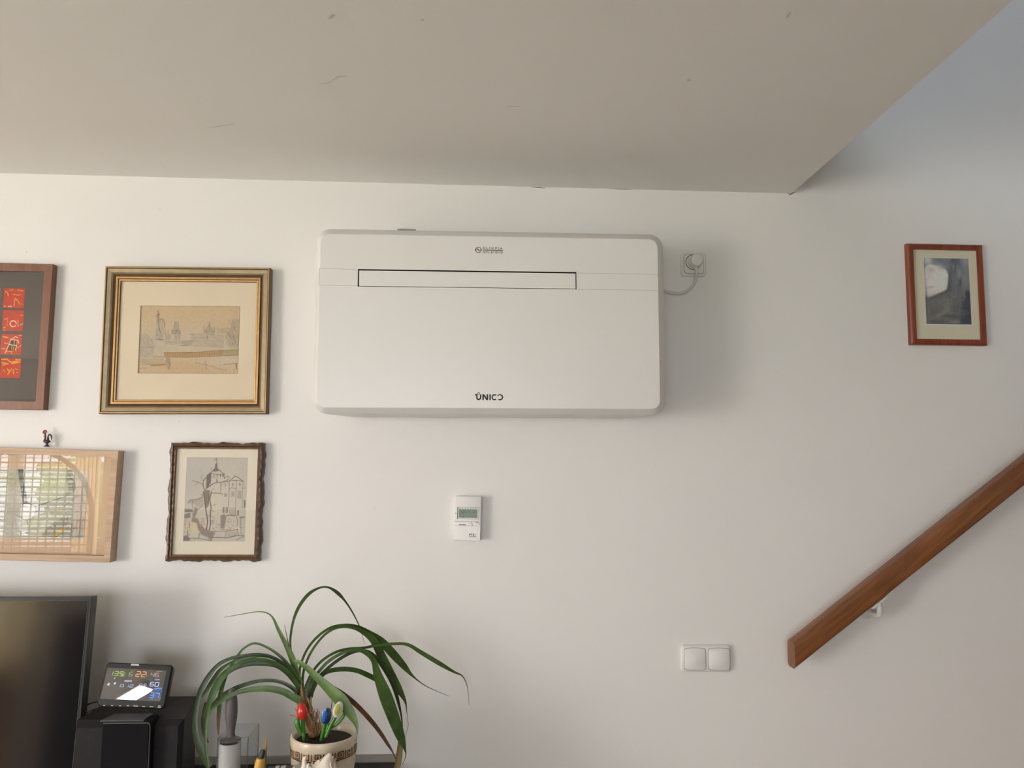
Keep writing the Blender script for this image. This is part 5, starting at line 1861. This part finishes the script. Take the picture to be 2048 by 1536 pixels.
def leaf(pts, widths, y0, y1, m_, crop, tip=None, ymid=None, fold=0.22, twist=0.0):
    n_ = len(pts)
    P_ = []
    for i, (x, y) in enumerate(pts):
        t = i / (n_ - 1)
        yy = y0 + (y1 - y0) * t if ymid is None else (y0 * (1 - t) ** 2 + 2 * ymid * t * (1 - t) + y1 * t * t)
        px_, py_ = crop(x, y)
        P_.append(tuple(at(px_, py_, yy)))
    wl = [widths[0] + 0] * 0
    tw = np.interp(np.linspace(0, 1, n_), np.linspace(0, 1, len(widths)), widths)
    Q = smooth_path([p + (w_,) for p, w_ in zip(P_, tw)], 5)
    c_ = [Vector(q_[:3]) for q_ in Q]
    mb = MB()
    vs, fs, mi = [], [], []
    k_ = len(c_)
    for i in range(k_):
        t = (c_[min(i + 1, k_ - 1)] - c_[max(i - 1, 0)]).normalized()
        view = (CAM - c_[i]).normalized()
        side = t.cross(view).normalized()
        if twist:
            side = (Matrix.Rotation(twist * math.sin(i / k_ * 3.0), 3, t) @ side)
        nn = side.cross(t).normalized()
        hw = max(Q[i][3], 0.35) * 0.00122 / 2
        vs += [c_[i] - side * hw + nn * hw * fold, c_[i] - nn * 0.0002, c_[i] + side * hw + nn * hw * fold]
    for i in range(k_ - 1):
        fs += [(3 * i, 3 * i + 1, 3 * i + 4, 3 * i + 3), (3 * i + 1, 3 * i + 2, 3 * i + 5, 3 * i + 4)]
    mb.add(vs, fs, 0, True)
    mats = [m_]
    if tip:
        mats.append(tip)
        for j in range(len(mb.f)):
            if j // 2 > 0.86 * (k_ - 1):
                mb.mi[j] = 1
    plant.part('leaf', mb, mats)


cA = lambda x, y: (380 + x / 4.087, 1160 + y / 4.087)
cB = lambda x, y: (560 + x / 4.085, 1160 + y / 4.085)
Y0 = -0.30
# left-hand leaves
leaf([(905, 850), (870, 760), (842, 660), (790, 540), (720, 400), (675, 305), (620, 266), (540, 260), (420, 280), (280, 305)], [9, 11, 12, 9, 6, 3.5, 2.5, 2, 1.4, 0.8], Y0, -0.22, 'leafl', cA)
leaf([(905, 900), (890, 850), (850, 760), (800, 690), (740, 625), (640, 555), (530, 517), (440, 560), (390, 620), (340, 700), (290, 790), (252, 920), (238, 1060), (232, 1190), (234, 1270)], [8, 8, 7, 6, 4.5, 4, 4, 5, 6, 7.5, 8, 6, 1.5], Y0, -0.33, 'leafm', cA, tip='leafb')
leaf([(900, 900), (880, 850), (830, 755), (760, 685), (660, 628), (560, 610), (450, 618), (330, 642), (230, 695), (150, 790), (90, 900), (55, 1040), (40, 1180), (60, 1320), (115, 1440), (160, 1530)], [8, 8, 7, 6, 6, 6, 6, 7, 9, 9, 8, 11, 13, 10], Y0, -0.40, 'leafd', cA)
leaf([(900, 910), (880, 860), (820, 775), (740, 705), (640, 662), (540, 652), (440, 672), (340, 722), (265, 790), (205, 890), (160, 1000), (138, 1100), (128, 1250), (132, 1400), (150, 1536)], [8, 8, 7, 7, 7, 7, 8, 11, 14, 11, 7, 5, 4, 5], Y0, -0.42, 'leafm', cA)
leaf([(905, 920), (885, 870), (800, 765), (700, 700), (560, 685), (440, 697), (330, 742), (260, 812), (190, 935), (130, 1060), (108, 1125)], [9, 9, 8, 7, 7, 7, 8, 9, 8, 3], Y0, -0.34, 'leafd', cA)
leaf([(900, 880), (840, 770), (780, 700), (690, 640), (590, 618), (480, 632), (360, 668), (250, 735), (180, 830), (130, 910), (90, 960)], [7, 7, 6, 6, 6, 6, 7, 9, 7, 4], Y0, -0.26, 'leafd', cA)
leaf([(905, 960), (890, 930), (820, 870), (720, 828), (600, 822), (480, 845), (360, 890), (260, 950), (180, 1030), (120, 1120)], [10, 9, 7, 6, 6, 7, 8, 8, 6, 2], Y0, -0.30, 'leafd', cA)
leaf([(900, 985), (850, 960), (760, 912), (640, 888), (500, 895), (380, 922), (300, 962), (220, 1015), (160, 1085), (130, 1160)], [13, 13, 12, 11, 9, 8, 7, 7, 5, 2], Y0 - 0.02, -0.34, 'leafm', cA)
leaf([(130, 1000), (120, 1080), (110, 1180), (125, 1280), (150, 1330)], [5, 9, 9, 6, 2], -0.30, -0.28, 'leafd', cA)
leaf([(812, 560), (800, 500), (785, 430), (772, 365)], [2.5, 1.8, 1.2, 0.6], Y0, Y0 + 0.02, 'leafb', cA)
# right-hand leaves
leaf([(130, 800), (105, 690), (90, 600), (85, 480), (110, 330), (160, 210), (240, 110), (330, 62), (400, 62), (470, 105), (530, 170), (590, 260), (650, 380), (672, 450), (690, 520)], [5, 4, 4, 4, 5, 6.5, 6.5, 4, 4, 7, 4, 3, 2, 1, 0.6], Y0, -0.10, 'leafm', cB)
leaf([(165, 900), (158, 800), (168, 700), (220, 570), (310, 460), (420, 387), (540, 367), (640, 385), (740, 440), (830, 505), (920, 600), (1010, 700), (1090, 790), (1200, 870), (1380, 950)], [5, 5, 4.5, 4.5, 5, 5, 5, 7, 11, 16, 17, 13, 4, 1.6, 0.7], Y0, -0.055, 'leafm', cB)
leaf([(185, 900), (185, 800), (205, 700), (260, 580), (350, 462), (450, 395), (560, 385), (660, 415), (760, 490), (830, 620), (900, 760), (970, 890), (1022, 990), (1035, 1070), (1045, 1140)], [5, 5, 4.5, 4.5, 4.5, 5, 5, 8, 14, 17, 17, 14, 5, 1.5, 0.7], Y0, -0.075, 'leafm', cB)
leaf([(195, 960), (225, 850), (260, 760), (340, 662), (450, 592), (560, 562), (680, 555), (800, 532), (920, 522), (1040, 527), (1150, 590), (1300, 680), (1420, 750), (1490, 785), (1530, 870), (1545, 1020)], [8, 7, 5, 5, 5, 5, 5, 5.5, 5.5, 6.5, 8.5, 9, 5, 2.5, 1.3, 0.7], Y0, -0.05, 'leafm', cB, tip='leafb')
leaf([(215, 960), (250, 850), (300, 770), (400, 662), (520, 592), (620, 570), (700, 592), (765, 660), (800, 780), (860, 940), (930, 1130), (985, 1280), (1020, 1380), (1026, 1440), (1000, 1510)], [8, 7, 6, 6, 6, 7, 9, 10, 17, 25, 23, 17, 5, 1.5, 0.7], Y0, -0.16, 'leafm', cB)
leaf([(230, 970), (275, 860), (330, 780), (450, 672), (580, 595), (690, 578), (770, 620), (850, 720), (920, 840), (965, 990), (995, 1140), (1002, 1310)], [8, 7, 6, 6, 6, 6, 7, 9, 10, 6, 3, 1.5], Y0, -0.10, 'leafd', cB)
leaf([(235, 980), (270, 890), (310, 815), (380, 752), (500, 728), (620, 738), (720, 778), (800, 822), (860, 880), (900, 940)], [9, 8, 8, 8, 9, 9, 10, 9, 6, 2], Y0, -0.12, 'leafm', cB)
leaf([(250, 960), (270, 880), (300, 830), (350, 780)], [8, 8, 7, 5], Y0, -0.26, 'leafd', cB)
leaf([(205, 960), (215, 880), (240, 810), (275, 750)], [9, 8, 7, 5], Y0 - 0.01, -0.29, 'leafd', cB)
leaf([(112, 658), (150, 668), (205, 705), (300, 792), (400, 888), (490, 975), (550, 1050), (595, 1120), (625, 1185), (632, 1250), (618, 1320)], [3, 7, 9, 13, 18, 23, 20, 14, 7, 1.6, 0.8], -0.318, -0.335, 'leafl', cB)
leaf([(400, 860), (500, 920), (600, 1000), (700, 1100), (800, 1220), (880, 1340), (920, 1405), (945, 1465)], [6, 8, 9, 9, 8, 6, 3, 1.2], -0.28, -0.10, 'leafb', cB)
leaf([(985, 1260), (985, 1330), (978, 1400), (968, 1470), (955, 1545), (945, 1620)], [9, 11, 12, 13, 12, 10], -0.165, -0.20, 'leafy', cB)
leaf([(1040, 1140), (1048, 1180), (1035, 1240), (1020, 1290)], [0.8, 0.8, 0.7, 0.5], -0.06, -0.07, 'leafb', cB)
leaf([(430, 965), (424, 1010), (416, 1060), (410, 1090)], [1.6, 1.6, 1.4, 1.2], -0.29, -0.29, 'leafb', cB)

# trunk wrapped in dry fibres
M['fibre'] = mat('dry_fibre', rgb(150, 112, 78), 0.8, noise=0.3, nscale=80)
M['fibred'] = mat('dry_fibre_dark', rgb(112, 80, 54), 0.85, noise=0.3, nscale=80)
cD = lambda x, y: (560 + x / 8.73, 1360 + y / 8.73)
trunk = [(600, 985), (590, 900), (555, 800), (500, 690), (455, 580), (420, 460), (395, 340), (380, 200), (372, 75)]
tr = [10, 10.5, 10, 9, 8.5, 8, 6, 3.5, 2.4]
TPs = smooth_path([tuple(at(*cD(x, y), Y0)) + (r,) for (x, y), r in zip(trunk, tr)], 5)
mb = MB()
mb.tube([Vector(q_[:3]) for q_ in TPs], [q_[3] * 0.00118 * random.uniform(0.85, 1.1) for q_ in TPs], 14)
plant.part('trunk', mb, 'fibred')
fib = []
for k in range(64):
    i = random.randint(0, int(len(TPs) * 0.72))
    b_ = TPs[i]
    c = Vector(b_[:3])
    up_ = (Vector(TPs[min(i + 3, len(TPs) - 1)][:3]) - c).normalized()
    a_ = random.uniform(0, 2 * math.pi)
    rd = Vector((math.cos(a_), math.sin(a_), 0))
    r_ = b_[3] * 0.00118
    L_ = random.uniform(0.016, 0.042)
    fib.append((c + rd * r_ * 0.9, c + rd * r_ * 1.25 + up_ * L_ * 0.55, c + rd * (r_ * random.uniform(1.0, 1.9)) + up_ * L_, random.uniform(0.0018, 0.0045)))
for (x0, y0), (x1, y1), w_ in (((430, 470), (235, 260), 0.0045), ((440, 520), (250, 330), 0.005), ((420, 440), (280, 280), 0.004), ((560, 520), (480, 305), 0.007), ((520, 520), (545, 290), 0.005),
                              ((640, 720), (660, 500), 0.0035), ((620, 700), (600, 500), 0.003), ((650, 690), (690, 540), 0.003), ((400, 330), (372, 70), 0.006), ((430, 640), (170, 615), 0.004),
                              ((600, 760), (575, 520), 0.003), ((460, 600), (300, 420), 0.005), ((690, 780), (680, 640), 0.003), ((540, 560), (510, 330), 0.006), ((330, 560), (260, 500), 0.003)):
    p0, p1 = at(*cD(x0, y0), Y0 - 0.012), at(*cD(x1, y1), Y0 - 0.014)
    fib.append((p0, (p0 + p1) / 2 + Vector((0.001, -0.003, 0)), p1, w_))
mb = MB()
for p0, p1, p2, w_ in fib:
    q_ = smooth_path([tuple(p0), tuple(p1), tuple(p2)], 3)
    q_ = [Vector(x) for x in q_]
    vs = []
    for i, c in enumerate(q_):
        t = (q_[min(i + 1, len(q_) - 1)] - q_[max(i - 1, 0)]).normalized()
        sd_ = t.cross((CAM - c).normalized()).normalized()
        nn = sd_.cross(t)
        hw = w_ / 2 * (1 - 0.55 * i / (len(q_) - 1))
        vs += [c - sd_ * hw, c + nn * hw * 0.5, c + sd_ * hw]
    fs = []
    for i in range(len(q_) - 1):
        fs += [(3 * i, 3 * i + 1, 3 * i + 4, 3 * i + 3), (3 * i + 1, 3 * i + 2, 3 * i + 5, 3 * i + 4)]
    mb.add(vs, fs, 0, False)
hk = plant.part('husk_fibres', mb, 'fibre')
hk['kind'] = 'stuff'


# --- three painted wooden tulips stuck in the pot
def tulip(label, head, size, base, y, hm, leafs, stripe=None, tilt=(0, 0)):
    hc = at(*head, y)
    bs = at(*base, y + 0.004)
    th_ = Thing('wooden_tulip', label, 'tulip', bs, 'painted wooden tulips in the pot')
    d_ = (hc - bs).normalized()
    d_ = (d_ + Vector((tilt[0], 0, tilt[1]))).normalized()
    rx, rz = size[0] * 0.00118 / 2, size[1] * 0.00118 / 2
    mb = MB()
    P_, R_ = [], []
    for k in range(15):
        t = k / 14
        prf = math.sin(math.pi * min(1, t * 0.93 + 0.045)) ** 0.45 * (1.0 - 0.20 * (t - 0.35))
        P_.append(hc + d_ * (rz * (2 * t - 1)))
        R_.append(max(0.0008, rx * prf))
    mb.tube(P_, R_, 22)
    th_.part('flower_head', mb, hm)
    mb = MB()
    mb.tube([bs - d_ * 0.012, bs.lerp(hc - d_ * rz * 0.9, 0.5), hc - d_ * rz * 0.92], [0.0042, 0.0045, 0.0040], 12)
    th_.part('stem', mb, 'tulipstem')
    for (pts, wd, yy) in leafs:
        q_ = smooth_path([tuple(at(*cD(*p), yy)) for p in pts], 6)
        mb = MB()
        n_ = len(q_)
        mb.tube([Vector(x) for x in q_], [max(0.0006, wd * 0.00118 / 2 * math.sin(math.pi * min(0.97, max(0.05, (i + 0.6) / n_))) ** 0.6) for i in range(n_)], 12)
        th_.part('tulip_leaf', mb, 'tulipstem')
    if stripe:
        mb = MB()
        cc_, rx2, rz2, m2 = stripe
        c = at(*cc_, y - rx * 1.12)
        loops = []
        for f in (1.0, 0.8, 0.45, 0.05):
            loops.append([c + Vector((rx2 * 0.00118 * f * math.cos(a) + 0.12 * rz2 * 0.00118 * f * math.sin(a), -0.0016 * (1 - f * f) + 0.0022, rz2 * 0.00118 * f * math.sin(a))) for a in [2 * math.pi * k / 24 for k in range(24)]])
        mb.loft(loops, True, True)
        th_.part('petal', mb, m2)
    return th_


M['tulipstem'] = mat('green_lacquer', rgb(62, 118, 34), 0.3, coat=0.3)
M['tred'] = mat('red_lacquer', rgb(206, 36, 20), 0.28, coat=0.4)
M['tblue'] = mat('blue_lacquer', rgb(18, 42, 98), 0.2, coat=0.6)
M['tlblue'] = mat('light_blue_lacquer', rgb(34, 104, 176), 0.25, coat=0.5)
M['twhite'] = mat('white_lacquer', rgb(220, 214, 196), 0.3, coat=0.4)
M['tgreen'] = mat('pale_green_lacquer', rgb(150, 152, 62), 0.4)
tulip('red wooden tulip on the left in the pot', cD(385, 545), (20.5, 29), cD(415, 950), -0.335, 'tred', [([(330, 640), (300, 720), (320, 820), (380, 930)], 10.5, -0.340)])
tulip('blue wooden tulip in the middle of the pot', cD(812, 620), (20.5, 28.5), cD(740, 960), -0.335, 'tblue', [([(850, 740), (820, 860), (770, 960)], 8, -0.330)], stripe=(cD(765, 625), 4.6, 12.5, 'tlblue'))
tulip('white wooden tulip with a pale green petal on the right in the pot', cD(1015, 510), (19, 29), cD(830, 900), -0.345, 'twhite', [([(1120, 560), (1100, 640), (1000, 760), (880, 860)], 7, -0.338)], stripe=(cD(1000, 525), 5.6, 10.5, 'tgreen'), tilt=(-0.12, 0))

# --- yellow-handled tool, wooden stick, striped box, shell
M['yellow'] = mat('yellow_plastic', rgb(206, 158, 60), 0.4)
M['collar'] = mat('dark_green_collar', rgb(40, 46, 42), 0.5)
M['stickwood'] = mat('pale_stick_wood', rgb(178, 138, 84), 0.6, noise=0.12, nscale=90)
M['stickgrey'] = mat('grey_shaft', rgb(128, 124, 114), 0.5)
yt = -0.36
q0, q1 = at(522, 1514, yt), at(514, 1560, yt)
dn = (q1 - q0).normalized()
ln = (q0.z - ZT) / -dn.z
tool = Thing('hand_tool', 'yellow-handled tool standing beside the wooden stick', 'tool', q0 + dn * ln)
mb = MB()
mb.tube([q0 + dn * s for s in (0.0, 0.003, 0.010, 0.02, 0.05, 0.09, ln - 0.002)], [0.004, 0.0085, 0.0105, 0.011, 0.0105, 0.011, 0.009], 18)
tool.part('handle', mb, 'yellow')
mb = MB()
c1_ = at(527, 1500, yt)
mb.tube([q0 + dn * 0.003, q0.lerp(c1_, 0.6), c1_], [0.0068, 0.0062, 0.0045], 14)
tool.part('collar', mb, 'collar')
ys = -0.335
s_top, s_mid = at(532.5, 1475, ys), at(531, 1504, ys)
dn = Vector((s_mid.x - s_top.x, 0, s_mid.z - s_top.z)).normalized()
ls_ = (s_top.z - ZT) / -dn.z
stick = Thing('wooden_stick', 'thin tan wooden stick with grey shaft left of the pot', 'stick', s_top + dn * ls_)
mb = MB()
mb.tube([s_top, s_top + dn * 0.006, s_top + dn * 0.018, s_mid], [0.0008, 0.0022, 0.0028, 0.0030], 12)
stick.part('tip', mb, 'stickwood')
mb = MB()
mb.tube([s_mid, s_mid + dn * 0.01, s_top + dn * ls_], [0.0030, 0.0034, 0.0034], 12)
stick.part('shaft', mb, 'stickgrey')

zbx = at(600, 1527, -0.385).z
M['boxgrey'] = mat('grey_card', rgb(168, 164, 158), 0.6)
M['stripe_b'] = mat('black_stripe', rgb(44, 42, 44), 0.6)
M['stripe_w'] = mat('white_stripe', rgb(196, 192, 184), 0.6)
bxl, bxr = at(540, 1530, -0.40).x, at(668, 1530, -0.40).x
cbx = Thing('striped_box', 'grey box with black and white stripes under the seashell', 'box', ((bxl + bxr) / 2, -0.43, ZT))
mb = MB()
rot = 0.07
ctr = Vector(((bxl + bxr) / 2, -0.435, 0))
RZ = lambda x, y, z: Vector((ctr.x + x * math.cos(rot) - y * math.sin(rot), ctr.y + x * math.sin(rot) + y * math.cos(rot), z))
hwx, hwy = (bxr - bxl) / 2, 0.045
fp = [(x, y) for x, y in rrect(-hwx, hwx, -hwy, hwy, 0.004, 4)]
mb.loft([[RZ(x, y, z) for x, y in fp] for z in (ZT, zbx - 0.003)] + [[RZ(x * 0.985, y * 0.965, zbx) for x, y in fp]])
cbx.part('box_body', mb, 'boxgrey')
for i, (f0_, f1_, mm) in enumerate(((-0.97, -0.78, 'stripe_b'), (-0.78, -0.66, 'stripe_w'), (-0.66, -0.62, 'stripe_b'), (-0.58, -0.46, 'stripe_w'), (-0.46, -0.26, 'stripe_b'))):
    mb = MB()
    x0, x1 = f0_ * hwx, f1_ * hwx
    mb.loft([[RZ(x, y, z) for x, y in ((x0, -hwy * 0.94), (x1, -hwy * 0.94), (x1, hwy * 0.94), (x0, hwy * 0.94))] for z in (zbx - 0.001, zbx + 0.0005)], smooth=False)
    cbx.part('stripe', mb, mm)

M['shell'] = mat('pink_white_shell', rgb(222, 200, 182), 0.4, noise=0.10, nscale=40, bump=0.4, bscale=60)
M['shell_lip'] = mat('pale_shell_lip', rgb(230, 218, 204), 0.4, noise=0.06, nscale=40)
yS = -0.435
shl = Thing('seashell', 'spiky pink-white conch shell in front of the plant pot', 'seashell', (at(640, 1536, yS).x, yS, zbx))
c0_ = at(648, 1528, yS)
mb = MB()
# whorled body: spiral of shrinking rounded sections
loops = []
for k in range(26):
    t = k / 25
    a_ = t * 5.2
    r_ = 0.0125 * (1 - t) ** 1.1 + 0.002
    ctr2 = Vector((c0_.x + 0.020 - 0.060 * t, yS + 0.004 * math.sin(a_), zbx + 0.0085 * (1 - t) ** 0.9 + 0.004))
    loops.append([ctr2 + Vector((0.004 * math.sin(b_ * 2 + a_), r_ * 0.9 * math.cos(b_) * (1 + 0.10 * math.sin(3 * b_ + a_ * 3)), r_ * math.sin(b_) * (1 + 0.12 * math.sin(2 * b_ + a_ * 4)))) for b_ in [2 * math.pi * j / 20 for j in range(20)]])
mb.loft(loops)
shl.part('whorl', mb, 'shell')
for (x0, y0_), (x1, y1_), r0_, dy in (((646, 1534), (661, 1508), 0.0185, 0.0), ((660, 1534), (665, 1513), 0.0125, 0.006), ((632, 1538), (640, 1521), 0.016, 0.004), ((606, 1534), (612, 1512), 0.0075, 0.0), ((609, 1533), (607, 1513), 0.005, 0.002),
                                     ((616, 1536), (618, 1527), 0.0065, -0.012), ((640, 1530), (643, 1517.5), 0.006, 0.012), ((590, 1536), (589, 1534), 0.004, 0.0), ((630, 1536), (624, 1524), 0.006, 0.01)):
    p0, p1 = at(x0, y0_, yS + dy), at(x1, y1_, yS + dy)
    p0 = p0 - Vector((0, 0, 0.008))
    mb = MB()
    n_ = 9
    P_ = [p0.lerp(p1, i / (n_ - 1)) + Vector((0.0015 * math.sin(i * 0.8), 0, 0)) for i in range(n_)]
    mb.tube(P_, [r0_ * (1 - (i / (n_ - 1)) ** 1.4 * 0.80) for i in range(n_)], 14)
    shl.part('spike', mb, 'shell_lip')

# --- painted rooster standing on the oak frame
zf = P4.pl.p(0, P4.h / 2, 0).z
yR = -0.018
cR = lambda x, y: at(60 + x / 27.93, 850 + y / 27.93, yR)
base_r = cR(945, 1200)
oy = 0
ro = Thing('rooster_figurine', 'tiny painted rooster figurine standing on the pale oak frame', 'figurine', base_r)
M['rblue'] = mat('rooster_blue', rgb(52, 52, 96), 0.35)
M['rblack'] = mat('rooster_black', rgb(40, 28, 26), 0.35)
M['rred'] = mat('rooster_red', rgb(150, 28, 44), 0.35)
M['rmaroon'] = mat('rooster_maroon', rgb(96, 30, 28), 0.35)
M['rpink'] = mat('rooster_pink', rgb(206, 160, 160), 0.4)
sc_ = (cR(1000, 600) - cR(900, 600)).length / 100
zz = lambda y: (cR(945, y).z)
zfix = at(94, 894, -0.036).z
zo = zz(1210)
mb = MB()
mb.lathe((base_r.x, yR, 0), [(170 * sc_, zo), (165 * sc_, zo + 30 * sc_), (95 * sc_, zo + 70 * sc_), (62 * sc_, zo + 130 * sc_), (70 * sc_, zo + 200 * sc_), (100 * sc_, zo + 250 * sc_)], 24, cap0=True, cap1=True)
ro.part('pedestal', mb, 'rblue')
RTb = lambda pts, rad, m_, nm: (lambda b_: (b_.tube([Vector(x) for x in smooth_path([tuple(cR(*p)) for p in pts], 5)], list(np.interp(np.linspace(0, 1, 5 * (len(pts) - 1) + 1), np.linspace(0, 1, len(rad)), [r * sc_ for r in rad])), 12), ro.part(nm, b_, m_)))(MB())
RTb([(770, 870), (850, 920), (960, 930), (1060, 910), (1150, 950)], [50, 90, 110, 80, 20], 'rblack', 'body')
RTb([(800, 900), (835, 830), (860, 720), (855, 600), (840, 500), (850, 410)], [70, 70, 50, 46, 50, 60], 'rmaroon', 'neck')
RTb([(770, 480), (750, 410), (790, 345), (850, 320), (910, 345), (950, 430)], [30, 46, 52, 52, 42, 20], 'rred', 'comb')
RTb([(830, 640), (755, 655)], [36, 14], 'rblack', 'wattle')
RTb([(1000, 880), (1005, 740), (1020, 620), (1060, 540), (1120, 530), (1190, 600), (1215, 720), (1190, 850)], [70, 50, 42, 36, 36, 34, 30, 14], 'rblack', 'tail')
RTb([(1030, 700), (1060, 610), (1110, 600), (1160, 680), (1170, 760)], [22, 28, 28, 24, 12], 'rpink', 'tail_feather')
RTb([(780, 860), (840, 830), (900, 850)], [40, 70, 40], 'rpink', 'breast')
